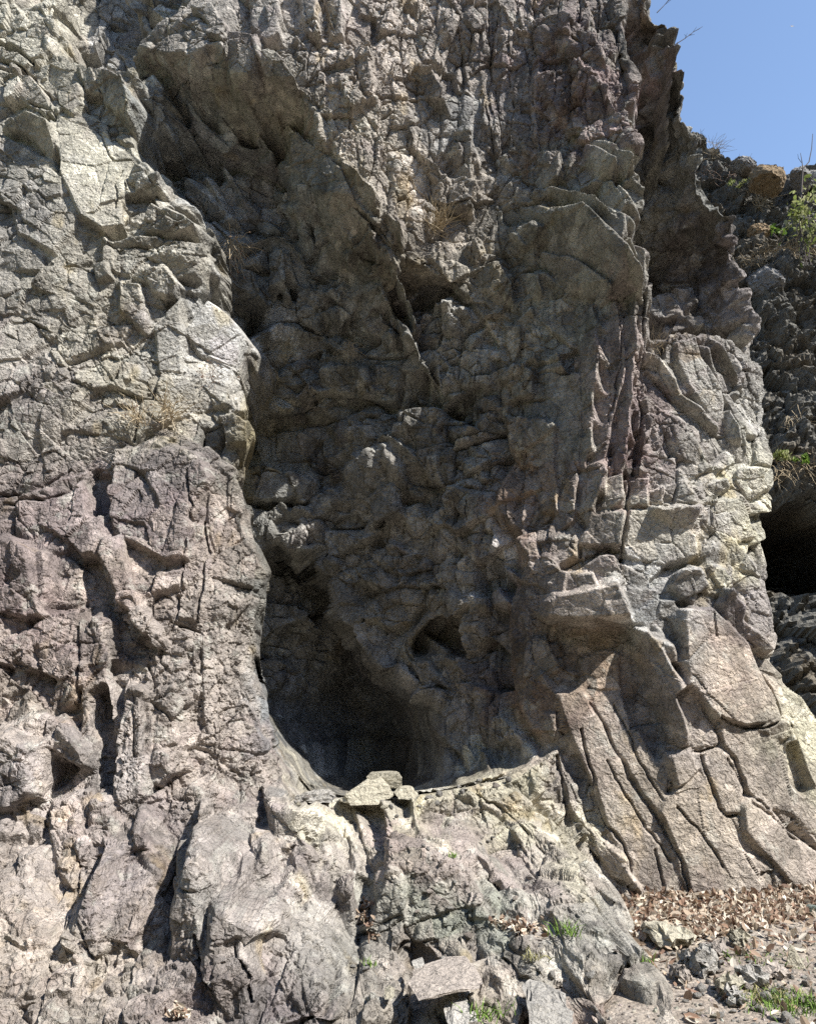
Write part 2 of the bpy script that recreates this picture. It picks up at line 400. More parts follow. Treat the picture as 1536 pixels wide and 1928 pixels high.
# columns
B('b', 5, [(1024,700,.02),(1092,704,.10),(1098,780,.12),(1092,880,.10),(1040,900,.02)], .2, 'rock_column')
B('b', 6, [(1088,640,.04),(1118,560,.2),(1124,640,.22),(1118,760,.22),(1108,880,.2),(1096,885,.06),(1100,760,.04)], .3, 'rock_column')
B('b', 6, [(1124,570,.02),(1170,560,.16),(1172,700,.16),(1140,870,.12),(1112,880,.0)], .2, 'rock_column')
B('b', 6, [(1176,560,.02),(1200,540,.18),(1196,660,.2),(1184,800,.16),(1176,890,.14),(1142,880,.0),(1160,760,.0)], .35, 'rock_column')
B('b', 6, [(1180,440,.1),(1214,470,.22),(1217,540,.2),(1186,540,.05)], .3, 'rock_column')
B('b', 6, [(1200,545,.05),(1218,545,.2),(1216,640,.2),(1206,760,.12),(1196,760,.02)], .4, 'rock_column')
B('b', 5, [(1190,740,.02),(1204,740,.12),(1206,800,.1),(1190,820,.02)], .3, 'rock_column')
B('b', 4, [(1095,885,.05),(1135,868,.2),(1140,890,.2),(1125,930,.16),(1105,985,.14),(1090,960,.04)], .5)
B('b', 4, [(1000,870,.0),(1040,850,.1),(1050,960,.1),(1005,960,.0)], .5, 'rock_column')
B('b', 4, [(1052,860,.0),(1085,880,.14),(1080,980,.12),(1040,1010,.0)], .4, 'rock_column')
# diagonal slabs at right
B('b', 5, [(1272,645,.06),(1312,628,.16),(1322,662,.16),(1338,690,.15),(1358,730,.14),(1362,772,.12),(1356,806,.1),(1302,732,.1),(1274,682,.06)], .2, 'rock_slab')
B('b', 5, [(1216,664,.08),(1246,664,.2),(1270,702,.2),(1296,742,.2),(1354,802,.18),(1330,800,.06),(1262,745,.06),(1220,695,.04)], .25, 'rock_slab')
B('b', 5, [(1322,640,.04),(1340,650,.16),(1352,700,.14),(1340,695,.03)], .3, 'rock_slab')
B('b', 4, [(1340,690,.04),(1362,700,.12),(1404,800,.12),(1410,850,.1),(1385,800,.02)], .4, 'rock_slab')
B('b', 5, [(1362,790,.02),(1375,768,.18),(1394,800,.2),(1394,828,.14),(1370,826,.02)], .3)
B('b', 3, [(1205,740,.05),(1240,760,.14),(1290,800,.14),(1340,880,.1),(1300,900,.02),(1240,850,.02)], .7, 'rock_slab')
B('b', 3, [(1210,860,.02),(1250,840,.12),(1300,910,.1),(1240,930,.02)], .6)
B('b', 6, [(1383,905,.12),(1400,880,.2),(1436,880,.24),(1450,915,.2),(1404,942,.06)], .2)
B('b', 6, [(1330,915,.08),(1372,900,.2),(1376,915,.16),(1342,935,.04)], .3)
B('b', 5, [(1338,990,.04),(1348,942,.14),(1398,940,.16),(1428,1010,.12),(1370,1022,.04)], .2)
B('b', 6, [(1244,955,.24),(1320,950,.26),(1314,975,.2),(1300,1006,.06),(1268,992,.06)], .2)
B('b', 5, [(1092,1022,.04),(1112,970,.10),(1176,958,.16),(1172,1025,.14)], .25)
B('b', 5, [(1178,960,.08),(1240,960,.12),(1312,1008,.12),(1316,1042,.08),(1250,1062,.03),(1172,1046,.04)], .25)
B('b', 5, [(1135,905,.05),(1176,890,.14),(1172,950,.12),(1120,965,.05)], .4)
B('b', 5, [(1180,900,.05),(1225,895,.16),(1222,950,.12),(1182,952,.05)], .4)
B('b', 5, [(1222,925,.05),(1250,915,.16),(1248,945,.1),(1226,948,.03)], .3)
B('b', 5, [(1250,915,.06),(1290,900,.18),(1310,945,.16),(1250,950,.08)], .5)
B('b', 5, [(1260,1100,.06),(1290,1065,.2),(1330,1060,.22),(1338,1100,.16),(1310,1130,.08),(1280,1125,.02)], .4)
B('b', 5, [(1325,1060,.06),(1370,1070,.16),(1385,1100,.14),(1355,1120,.06),(1330,1115,.03)], .4)
B('b', 5, [(1360,1000,.02),(1400,1030,.12),(1436,1085,.14),(1385,1070,.04)], .3)
B('b', 5, [(1388,1080,.04),(1440,1090,.14),(1462,1180,.14),(1440,1215,.1),(1400,1150,.03)], .4)
B('b', 6, [(1362,1132,.2),(1380,1110,.26),(1410,1138,.28),(1400,1175,.12),(1372,1180,.04)], .3)
B('b', 5, [(1375,1190,.04),(1400,1165,.14),(1448,1205,.18),(1466,1222,.14),(1440,1232,.08),(1400,1210,.02)], .3)
B('b', 4, [(990,1075,.02),(1020,1050,.1),(1066,1075,.12),(1060,1110,.12),(1030,1160,.08),(1002,1130,.03)], .25)
B('b', 4, [(1050,1115,.08),(1065,1075,.12),(1118,1078,.14),(1125,1105,.12)], .3)
B('b', 7, [(1028,1132,.18),(1050,1120,.24),(1166,1100,.30),(1192,1174,.26),(1140,1178,.28),(1078,1170,.28),(1030,1160,.2)], .15)
B('s', 5, [(1168,1104,.04),(1240,1112,.04),(1236,1185,.02),(1195,1175,.02)], .2, None)
B('c', 5, [(1050,1185,-.06),(1195,1185,-.12),(1215,1260,-.12),(1248,1400,-.12),(1232,1425,-.08),(1200,1380,-.08),(1165,1290,-.08),(1060,1260,-.06)], .3, None)
B('s', 6, [(1092,1240,.0),(1135,1225,.02),(1165,1232,.03),(1168,1298,.05),(1090,1300,.05)], .3)
B('b', 7, [(1199,1182,.10),(1226,1186,.26),(1246,1225,.26),(1282,1300,.25),(1300,1405,.24),(1284,1412,.12),(1248,1340,.06),(1214,1242,.04)], .2, 'rock_slab')
B('b', 7, [(1232,1200,.2),(1268,1215,.22),(1278,1248,.18),(1246,1246,.18)], .3)
B('b', 8, [(1290,1146,.20),(1345,1142,.2),(1410,1208,.18),(1430,1262,.16),(1462,1330,.14),(1470,1352,.14),(1388,1368,.20),(1350,1350,.22),(1300,1290,.22),(1292,1230,.22)], .12, 'rock_slab')
# broad inclined plane, then the strips it is split into, each a few centimetres up or down
B('s', 6, [(1056,1306,.03),(1094,1298,.03),(1150,1392,.03),(1200,1492,.03),(1240,1536,.03),(1262,1594,.03),(1304,1712,.03),(1240,1712,.03),(1184,1694,.03),(1160,1604,.03),(1120,1502,.03),(1076,1402,.03)], .06, 'rock_slab')
B('s', 6, [(1096,1298,.045),(1168,1296,.045),(1192,1384,.045),(1236,1432,.045),(1268,1432,.045),(1252,1500,.05),(1242,1532,.05),(1202,1490,.045),(1152,1390,.045)], .06, 'rock_slab')
B('s', 6, [(1243,1532,.07),(1252,1502,.07),(1290,1472,.07),(1268,1434,.07),(1300,1412,.07),(1320,1455,.07),(1362,1535,.065),(1378,1570,.065),(1434,1664,.06),(1426,1712,.06),(1314,1712,.06),(1282,1622,.06)], .06, 'rock_slab')
B('b', 6, [(1266,1430,.16),(1300,1412,.12),(1318,1448,.10),(1292,1472,.10),(1276,1482,.12)], .1, 'rock_slab')
B('s', 6, [(1302,1414,.085),(1348,1402,.085),(1380,1428,.08),(1398,1492,.075),(1392,1532,.07),(1364,1533,.07),(1322,1452,.08)], .06, 'rock_slab')
B('s', 6, [(1268,1308,.10),(1296,1292,.11),(1348,1358,.11),(1352,1400,.10),(1302,1410,.10)], .06, 'rock_slab')
B('s', 6, [(1352,1356,.10),(1405,1370,.10),(1460,1380,.09),(1472,1452,.07),(1494,1534,.05),(1446,1522,.06),(1400,1488,.08),(1382,1428,.09),(1356,1400,.10)], .06, 'rock_slab')
B('b', 5, [(1398,1514,.12),(1434,1502,.09),(1482,1562,.08),(1560,1622,.08),(1560,1692,.08),(1498,1670,.09),(1448,1614,.10),(1406,1567,.12)], .08, 'rock_slab')
B('s', 6, [(1478,1382,.06),(1512,1332,.05),(1600,1440,.04),(1600,1600,.04),(1534,1590,.05),(1492,1534,.05)], .08, 'rock_slab')
B('b', 7, [(1430,1372,.12),(1462,1352,.16),(1498,1362,.18),(1496,1388,.12),(1468,1392,.08)], .3)
B('b', 7, [(1472,1402,.02),(1500,1385,.2),(1536,1480,.2),(1510,1492,.12)], .2, 'rock_slab')
B('c', 8, [(1470,1402,-.08),(1484,1398,-.10),(1512,1478,-.12),(1500,1492,-.10),(1472,1470,-.06)], .2, None)
B('b', 6, [(1450,1245,.05),(1500,1240,.1),(1560,1330,.1),(1560,1360,.08),(1510,1330,.04)], .3, 'rock_slab')
B('b', 5, [(1000,1300,.05),(1020,1270,.14),(1048,1310,.12),(1050,1345,.1),(1015,1340,.03)], .4)
B('b', 5, [(1015,1340,.04),(1048,1348,.16),(1045,1390,.14),(1010,1380,.03)], .4)
B('b', 5, [(1015,1430,.04),(1050,1410,.1),(1090,1480,.1),(1110,1570,.08),(1080,1530,.03)], .4, 'rock_slab')
B('b', 5, [(1110,1560,.06),(1135,1590,.14),(1180,1620,.14),(1182,1660,.12),(1150,1650,.04),(1125,1610,.03)], .4)
B('b', 5, [(1000,1200,.02),(1030,1200,.1),(1050,1260,.08),(1010,1290,.02)], .4)
# --- tower
B('b', 4, [(1200,100,.1),(1240,90,.3),(1250,160,.35),(1215,180,.1)], .5)
B('b', 4, [(1220,190,.1),(1255,200,.35),(1240,300,.3),(1215,290,.1)], .6)
B('b', 3, [(1225,560,.1),(1290,540,.3),(1330,600,.3),(1250,640,.1)], .6)
# --- left pillar
B('b', 3, [(205,925,.06),(212,842,.12),(300,828,.16),(362,858,.16),(388,905,.12),(350,980,.14),(345,1042,.16),(300,1048,.16),(262,1030,.16),(214,992,.12)], .7)
B('b', 3, [(78,925,.06),(130,905,.1),(181,888,.16),(184,1012,.16),(160,1052,.14),(112,1005,.08),(76,985,.04)], .6)
B('c', 5, [(184,898,-.25),(206,900,-.25),(218,965,-.22),(196,980,-.22)], .5, None)
B('b', 6, [(185,1042,.10),(192,1012,.16),(216,1000,.18),(240,1058,.14),(246,1112,.14),(272,1160,.14),(297,1208,.12),(286,1215,.16),(246,1165,.2),(206,1097,.2)], .4)
B('c', 4, [(160,1060,-.04),(185,1060,-.12),(210,1110,-.14),(250,1180,-.12),(282,1225,-.06),(272,1240,-.03),(205,1240,-.04),(190,1170,-.06),(165,1170,-.04)], .4, None)
B('b', 4, [(360,985,.02),(388,985,.08),(395,1100,.06),(372,1165,.05),(330,1160,.03),(345,1075,.02)], .4)
B('b', 3, [(394,890,.02),(445,910,.06),(468,1010,.06),(497,1075,.06),(476,1180,.04),(402,1160,.03),(394,1050,.04)], .35)
B('b', 3, [(380,1190,.03),(470,1180,.05),(462,1250,.05),(484,1350,.05),(500,1430,.05),(430,1470,.04),(385,1350,.03)], .4)
B('b', 7, [(-40,1010,.2),(20,1010,.3),(42,1040,.3),(48,1090,.28),(78,1155,.16),(52,1160,.08),(-40,1145,.06)], .4)
B('b', 6, [(40,1030,.12),(78,1045,.18),(85,1100,.2),(78,1158,.16),(55,1150,.1)], .5)
B('b', 4, [(62,1182,.06),(90,1155,.1),(140,1152,.14),(158,1200,.14),(152,1265,.12),(108,1278,.1),(62,1262,.06),(-40,1240,.06),(-40,1225,.06)], .4)
B('b', 5, [(158,1185,.08),(170,1164,.14),(188,1182,.16),(204,1290,.14),(200,1350,.12),(190,1420,.1),(152,1445,.08),(158,1300,.06)], .3)
B('b', 5, [(100,1298,.04),(130,1245,.14),(152,1250,.16),(150,1285,.14),(128,1320,.10),(95,1335,.02)], .5)
B('b', 7, [(-40,1370,.06),(8,1368,.12),(75,1345,.12),(102,1345,.14),(104,1375,.10),(60,1400,.1),(-40,1400,.06)], .3)
B('b', 7, [(92,1398,.16),(106,1368,.20),(152,1420,.24),(156,1442,.2),(140,1440,.12),(92,1416,.08)], .3)
B('c', 6, [(78,1422,-.10),(140,1440,-.12),(158,1444,-.10),(124,1480,-.08),(86,1492,-.06)], .3, None)
B('b', 7, [(-40,1385,.12),(10,1385,.26),(52,1410,.3),(54,1490,.22),(20,1520,.08),(-40,1520,.05)], .5)
B('b', 6, [(278,1455,.08),(290,1408,.14),(312,1428,.18),(318,1455,.16),(300,1476,.08),(282,1474,.04)], .3)
B('b', 4, [(212,1530,.04),(218,1400,.12),(232,1290,.16),(265,1300,.18),(270,1420,.16),(262,1500,.14),(235,1540,.06)], .5)
B('c', 6, [(198,1310,-.10),(212,1300,-.12),(222,1420,-.12),(212,1560,-.08),(205,1480,-.10)], .4, None)
B('b', 4, [(278,1300,.06),(325,1290,.10),(330,1400,.10),(290,1410,.06)], .6)
B('b', 3, [(208,1640,.08),(225,1550,.06),(285,1545,.08),(295,1620,.1),(275,1740,.12),(240,1790,.12),(206,1760,.1)], .5)
B('b', 3, [(300,1500,.02),(360,1480,.08),(400,1500,.08),(360,1600,.08),(320,1750,.08),(300,1700,.02)], .5)
B('b', 3, [(95,1560,.04),(100,1510,.08),(130,1500,.12),(155,1600,.12),(140,1680,.08),(110,1640,.04)], .3)
B('b', 3, [(135,1480,.04),(200,1500,.10),(208,1560,.12),(195,1600,.10),(160,1610,.06),(145,1560,.04)], .6)
B('b', 6, [(24,1660,.08),(34,1600,.08),(52,1620,.12),(50,1668,.14),(26,1680,.08)], .4)
B('b', 4, [(-40,1620,.04),(20,1640,.08),(60,1680,.1),(90,1820,.1),(60,1900,.06),(-40,1900,.04)], .6)
B('b', 4, [(120,1780,.06),(165,1640,.06),(200,1700,.08),(190,1790,.08),(130,1850,.06)], .4)
B('b', 6, [(360,1655,.0),(372,1590,.02),(390,1520,.08),(420,1538,.14),(428,1588,.14),(420,1660,.12),(404,1722,.04)], .2)
B('b', 6, [(432,1518,.06),(478,1514,.12),(484,1560,.1),(490,1602,.1),(456,1712,.08),(420,1715,.06),(426,1600,.14)], .2)
B('b', 7, [(344,1640,.08),(352,1638,.12),(400,1724,.14),(395,1800,.12),(380,1860,.10),(335,1810,.06),(320,1790,.02)], .4)
B('b', 6, [(404,1722,.08),(480,1714,.10),(486,1780,.12),(478,1880,.10),(440,1928,.08),(400,1890,.06),(386,1840,.08)], .4)
B('b', 5, [(455,1708,.04),(488,1606,.10),(520,1640,.1),(560,1710,.08),(500,1700,.06)], .3)
B('b', 6, [(488,1720,.08),(520,1695,.14),(545,1720,.14),(592,1800,.12),(620,1928,.10),(500,1928,.08),(484,1850,.1)], .5)
B('b', 3, [(505,1520,.04),(560,1530,.06),(610,1680,.06),(580,1720,.04),(520,1620,.04)], .3)
# --- ledge apron
B('b', 3, [(695,1735,.02),(742,1632,.10),(800,1620,.16),(880,1650,.16),(922,1722,.16),(934,1800,.14),(832,1815,.12),(722,1772,.1)], .4)
B('b', 5, [(700,1740,.06),(735,1640,.12),(760,1680,.12),(755,1780,.1),(712,1790,.05)], .4)
B('b', 5, [(634,1680,.06),(650,1668,.14),(672,1740,.12),(668,1840,.1),(640,1800,.04)], .3)
B('b', 6, [(838,1570,.06),(850,1556,.14),(880,1562,.16),(905,1620,.12),(870,1630,.08),(842,1620,.04)], .3)
B('b', 5, [(965,1560,.06),(985,1535,.14),(1020,1550,.16),(1030,1625,.12),(1000,1620,.08)], .3)
B('b', 5, [(948,1690,.06),(960,1620,.14),(1000,1640,.14),(1012,1690,.1)], .3)
B('b', 5, [(880,1640,.04),(915,1635,.12),(930,1680,.12),(895,1690,.05)], .4)
B('b', 4, [(1010,1710,.08),(1040,1690,.2),(1080,1690,.24),(1130,1700,.2),(1180,1760,.18),(1200,1830,.12),(1160,1840,.12),(1100,1800,.2),(1060,1770,.12)], .6)
B('b', 5, [(995,1705,.06),(1025,1690,.18),(1055,1725,.18),(1050,1750,.1),(1010,1735,.05)], .4)
B('b', 5, [(1050,1770,.06),(1090,1765,.14),(1110,1800,.16),(1080,1830,.1),(1040,1820,.04)], .5)
B('b', 5, [(1195,1770,.06),(1215,1765,.14),(1250,1850,.12),(1215,1865,.06)], .4)
B('b', 5, [(1125,1860,.06),(1145,1845,.14),(1170,1860,.14),(1155,1885,.06)], .4)
B('b', 5, [(690,1790,.02),(740,1775,.08),(760,1830,.08),(745,1870,.06),(690,1850,.03)], .4)
B('b', 4, [(920,1800,.02),(980,1790,.08),(1040,1830,.1),(1040,1900,.06),(960,1900,.02)], .4)
B('b', 4, [(900,1500,.02),(960,1490,.08),(1010,1520,.1),(1000,1560,.06),(920,1560,.02)], .5)
B('b', 3, [(770,1850,.02),(840,1870,.10),(905,1928,.1),(780,1928,.04)], .5)

# cracks and joints: (width m, depth m, [(column,row)...])
CR = [
 (.030, .14, [(1108,1325),(1128,1352),(1145,1390),(1168,1432),(1200,1495),(1236,1536),(1262,1590),(1288,1640),(1300,1680),(1312,1712)]),
 (.016, .06, [(1155,1330),(1180,1380),(1200,1430),(1225,1480),(1245,1505)]),
 (.028, .12, [(1292,1300),(1318,1340),(1345,1382),(1352,1402),(1378,1428),(1402,1490),(1440,1520)]),
 (.024, .10, [(1312,1420),(1332,1470),(1350,1520),(1365,1535),(1385,1532)]),
 (.024, .10, [(1365,1428),(1395,1480),(1412,1510),(1445,1530),(1480,1570),(1540,1600)]),
 (.016, .05, [(1270,1520),(1310,1560),(1340,1600),(1360,1630)]),
 (.016, .05, [(1140,1430),(1175,1500),(1215,1560),(1260,1620)]),
 (.026, .12, [(1088,1372),(1105,1440),(1120,1500),(1140,1550),(1168,1590),(1182,1620),(1186,1650),(1178,1665)]),
 (.045, .20, [(1045,1420),(1062,1490),(1085,1560),(1105,1600),(1128,1640),(1142,1690)]),
 (.015, .06, [(1230,1600),(1245,1650),(1248,1700)]),
 (.035, .18, [(1212,470),(1205,560),(1204,700),(1198,742),(1206,790),(1204,830),(1194,890)]),
 (.030, .14, [(1182,890),(1178,960),(1170,1030),(1168,1090),(1180,1112)]),
 (.020, .10, [(1162,560),(1158,700),(1140,800)]),
 (.020, .08, [(1000,700),(1060,705),(1090,702)]),
 (.018, .08, [(1104,1046),(1135,1036),(1170,1030)]),
 (.025, .10, [(1345,1350),(1400,1372),(1420,1370),(1470,1352)]),
 (.022, .10, [(1350,1405),(1300,1412)]),
 (.016, .08, [(1432,1262),(1470,1350),(1490,1385)]),
 (.020, .10, [(1408,1205),(1440,1240),(1455,1240)]),
 (.015, .06, [(1335,1155),(1338,1200)]),
 (.025, .12, [(358,890),(366,960),(360,1000),(346,1070),(330,1160),(322,1190)]),
 (.025, .12, [(388,985),(392,1040),(382,1120),(374,1168)]),
 (.030, .14, [(165,1615),(152,1665),(135,1700),(118,1760),(108,1800),(92,1860),(70,1935)]),
 (.015, .06, [(165,1625),(172,1720),(180,1790),(200,1800)]),
 (.020, .10, [(158,1180),(156,1280),(150,1330),(100,1345)]),
 (.020, .10, [(100,1345),(92,1400),(90,1420)]),
 (.025, .12, [(335,1640),(325,1720),(318,1800)]),
 (.025, .12, [(403,1725),(398,1790),(385,1860)]),
 (.025, .12, [(488,1725),(490,1800),(484,1870)]),
 (.030, .14, [(0,956),(60,945),(120,928),(182,888)]),
 (.018, .08, [(0,935),(50,930),(120,900),(135,885)]),
 (.030, .14, [(-10,85),(25,92),(48,112),(66,126),(82,116)]),
 (.030, .14, [(-10,115),(30,125),(58,142),(85,170),(100,180)]),
 (.020, .10, [(184,170),(190,190),(185,225)]),
 (.018, .10, [(185,232),(245,236),(275,238)]),
 (.014, .05, [(225,400),(222,360),(235,330)]),
 (.014, .05, [(185,245),(200,280),(215,310),(250,305)]),
 (.014, .06, [(270,195),(276,235)]),
 (.014, .06, [(410,150),(450,205)]),
 (.020, .08, [(480,885),(560,885),(595,905)]),
 (.014, .06, [(594,830),(598,880)]),
 (.014, .08, [(670,790),(720,800),(755,770),(800,800)]),
 (.020, .12, [(885,945),(888,980)]),
 (.020, .12, [(878,1040),(880,1060)]),
 (.018, .08, [(660,1800),(672,1850),(690,1900)]),
 (.030, .14, [(695,1690),(690,1740),(665,1790),(660,1830)]),
 (.022, .10, [(930,1760),(960,1790),(1000,1815),(1040,1830)]),
 (.020, .10, [(1025,1620),(1060,1640),(1100,1670)]),
 (.020, .10, [(900,1500),(960,1530),(1030,1600)]),
]
# ------------------------------------------------------------------ the cliff: surface
def undercut(x, y, z):
    return 0.30 * np.clip(y - 6.55, 0, 2.8) * (1 - sstep(-1.0, 0.5, x)) * sstep(-1.75, -1.35, x) * sstep(0.3, 0.9, z) * (1 - sstep(3.9, 5.2, z))
def ununder(x, y, z):
    x0 = x
    for _ in range(12):
        x0 = x + undercut(x0, y, z)
    return x0
def atu(u, v, y):
    x, z = at(u, v, y)
    return float(ununder(x, y, z)), z
def lay_world(L):
    pl = [(*at(u, v, y), y) for u, v, y in L['poly']]
    L['pw'] = [(a, b) for a, b, _ in pl]
    L['f'] = rbf(pl + [(*at(u, v, y), y) for u, v, y in L.get('pts', [])])
for L in LAYERS:
    lay_world(L)
back_f = rbf([(*atu(u, v, y), y) for u, v, y in BACK])
CAVE['pw'] = [atu(u, v, y) for u, v, y in CAVE['poly']]
cave_f = rbf([(*atu(u, v, y), y) for u, v, y in CAVE['pts']] + [(*atu(u, v, y), y + 1.2) for u, v, y in CAVE['poly'][:10:2]])

def warp2(x, z, y, amp, scale, seed, octs=1):
    P = np.stack([x, y, z], 1).astype(F32)
    return x + amp * noise(P, scale, seed, octs), z + amp * noise(P, scale, seed + 50, octs)

def macro(x, z):
    """distance of the large masses for flat arrays of x, z -> y, mass id"""
    H = back_f(x, z)
    G = H.copy()
    for L in LAYERS:                                  # first guess, so that the edges wander in depth as well
        G = np.minimum(G, L['f'](x, z) + L['k'](x) * np.maximum(poly_sd(x, z, L['pw']), 0))
    wx, wz = warp2(x, z, G.astype(F32), 0.05, 0.6, 3)
    mid = np.zeros(x.shape, np.int16)
    sd = poly_sd(wx, wz, CAVE['pw'])
    cd = np.minimum(cave_f(x, z), H - CAVE['k'] * sd)
    H = np.maximum(H, np.where(sd < 0, cd, H))
    for n, L in enumerate(LAYERS):
        sd = poly_sd(wx, wz, L['pw'])
        f = L['f'](x, z)
        out = np.maximum(sd, 0)
        d = f + L['k'](x) * out
        m = d < H
        H = np.where(m, d, H)
        mid = np.where(m, n + 1, mid)
    return H.astype(F32), mid

GX0, GX1, GZ0, GZ1, GS = -6.8, 6.0, -0.6, 13.2, 0.03
gx = np.arange(GX0, GX1, GS, dtype=F32)
gz = np.arange(GZ0, GZ1, GS, dtype=F32)
GXX, GZZ = np.meshgrid(gx, gz)
Hc = macro(GXX.ravel(), GZZ.ravel())[0].reshape(GXX.shape)

def samp(G, x, z):
    fx = np.clip((x - GX0) / GS, 0, G.shape[1] - 1.001)
    fz = np.clip((z - GZ0) / GS, 0, G.shape[0] - 1.001)
    i, j = fx.astype(np.int32), fz.astype(np.int32)
    a, b = (fx - i).astype(F32), (fz - j).astype(F32)
    return (G[j, i] * (1 - a) * (1 - b) + G[j, i + 1] * a * (1 - b) + G[j + 1, i] * (1 - a) * b + G[j + 1, i + 1] * a * b)

_ys = np.arange(3.5, 14, 0.02)
def hit(u, v):
    """photo pixel -> point on the large masses"""
    a = (H0 / 2 - v) / FPX
    t = _ys / (CP - SP * a)
    x, z = t * (u - W0 / 2) / FPX, CAMZ + t * (SP + CP * a)
    x = ununder(x, _ys, z)
    h = samp(Hc, x, z)
    k = np.nonzero(_ys >= h)[0]
    k = k[0] if len(k) else len(_ys) - 1
    return float(x[k]), float(z[k]), float(_ys[k])

BLW = []
for kind, k, pts, smooth, part in BL:
    w = []
    hs = [hit(u, v) for u, v, d in pts]
    ym = np.median([h[2] for h in hs])
    for (u, v, d), h in zip(pts, hs):
        y = h[2]
        if y > ym + 0.35 or y < ym - 0.6:            # the corner reaches over a mass edge: keep it on the block's own mass
            y = ym
        x, z = atu(u, v, y - d)
        w.append((x, z, y - d))
    A = np.array(w)
    M = np.c_[A[:, 0], A[:, 1], np.ones(len(A))]
    c = np.linalg.lstsq(M, A[:, 2], rcond=None)[0]
    BLW.append((kind, k, A[:, :2].tolist(), c, smooth, part))
CRW = [(w, d, [hit(u, v)[:2] for u, v in p]) for w, d, p in CR]

# sheet parametrisation: samples follow the surface, so steep walls keep their share of faces
NX, NZ = int(985 * RES), int(1255 * RES)
U, V = proj(GXX, Hc, GZZ)
mrg = np.maximum(np.maximum(-60 - U, U - 1590), np.maximum(-70 - V, V - 1990))
wgt = 0.22 + 0.78 * (1 - sstep(0, 160, mrg))
wgt *= 7.2 / np.clip(Hc, 5, 11)
gzz, gxx = np.gradient(Hc, GS)
wx_ = boxblur(wgt * np.sqrt(1 + np.clip(gxx, -2.0, 2.0) ** 2), 34, 0, 3)
wx_ = boxblur(wx_, 6, 1, 2)
cum = np.cumsum(wx_, 1)
cum = (cum - cum[:, :1]) / (cum[:, -1:] - cum[:, :1])
sgrid = np.linspace(0, 1, NX)
XS = np.stack([np.interp(sgrid, cum[r], gx) for r in range(len(gz))]).astype(F32)      # rows z, cols s
wz_ = boxblur(wgt * np.sqrt(1 + np.clip(gzz, -2.0, 2.0) ** 2), 30, 1, 3)
wz_ = boxblur(wz_, 5, 0, 2)
WZ = samp(wz_, XS, np.repeat(gz[:, None], NX, 1))
WZ = boxblur(WZ, 20, 1, 2)
cz = np.cumsum(WZ, 0)
cz = (cz - cz[:1]) / (cz[-1:] - cz[:1])
tgrid = np.linspace(0, 1, NZ)
ZS = np.stack([np.interp(tgrid, cz[:, c], gz) for c in range(NX)], 1).astype(F32)      # rows t, cols s
fz = np.clip((ZS - GZ0) / GS, 0, len(gz) - 1.001)
jz = fz.astype(np.int32)
bz = fz - jz
cc = np.repeat(np.arange(NX)[None], NZ, 0)
X = (XS[jz, cc] * (1 - bz) + XS[jz + 1, cc] * bz).astype(F32).ravel()
Z = ZS.ravel()
H, MID = macro(X, Z)
P0 = np.stack([X, H, Z], 1).astype(F32)

# ---- blocks
PART = np.full(X.shape, -1, np.int16)
SMO = np.ones(X.shape, F32)
bwx, bwz = warp2(X, Z, H, 0.012, 0.22, 21)
for n, (kind, k, poly, c, smooth, part) in enumerate(BLW):
    pa = np.array(poly)
    mg = 0.35
    m = np.nonzero((X > pa[:, 0].min() - mg) & (X < pa[:, 0].max() + mg) & (Z > pa[:, 1].min() - mg) & (Z < pa[:, 1].max() + mg))[0]
    if not len(m):
        continue
    sd = poly_sd(bwx[m], bwz[m], poly)
    pl = (c[0] * X[m] + c[1] * Z[m] + c[2]).astype(F32)
    h = H[m]
    if kind == 'b':
        ks = min(k, 4.2) * (1 + 0.35 * np.sin(X[m] * 23 + Z[m] * 17 + n))
        d = pl + ks * np.maximum(sd, 0)
        act = (d < h) & (h - pl < 0.9)
        nh = np.where(act, d, h)
    elif kind == 'c':
        d = pl - k * np.maximum(sd, 0)
        act = (d > h) & (sd < 0.25) & (pl - h < 1.4)
        nh = np.where(act, d, h)
    else:
        w = 1 - sstep(-0.01, 0.02, sd)
        act = (w > 0.5) & (np.abs(h - pl) < 0.5)
        nh = np.where(np.abs(h - pl) < 0.5, h + (pl - h) * w, h)
    H[m] = nh
    am = m[act]
    SMO[am] = smooth
    if part:
        PART[am] = n
# take the grid stairs off the steps
Hg = H.reshape(NZ, NX)
H = boxblur(boxblur(Hg, 1, 0, 1), 1, 1, 1).ravel()

# ---- joints
jwx, jwz = warp2(X, Z, H * 0, 0.022, 0.10, 31, 3)
for w, d, p in CRW:
    pa = np.array(p)
    m = np.nonzero((X > pa[:, 0].min() - .2) & (X < pa[:, 0].max() + .2) & (Z > pa[:, 1].min() - .2) & (Z < pa[:, 1].max() + .2))[0]
    if not len(m):
        continue
    dist, t = line_d(jwx[m], jwz[m], p)
    ww = w * 0.8 * (0.45 + 0.55 * np.sin(np.pi * np.clip(t * 0.9 + 0.05, 0, 1))) * (0.8 + 0.35 * np.sin(t * 31 + w * 900))
    d = min(d, 2.3 * w)
    H[m] += (d * (1 - sstep(0.1 * ww, np.maximum(ww * 1.15, .017), dist))).astype(F32)

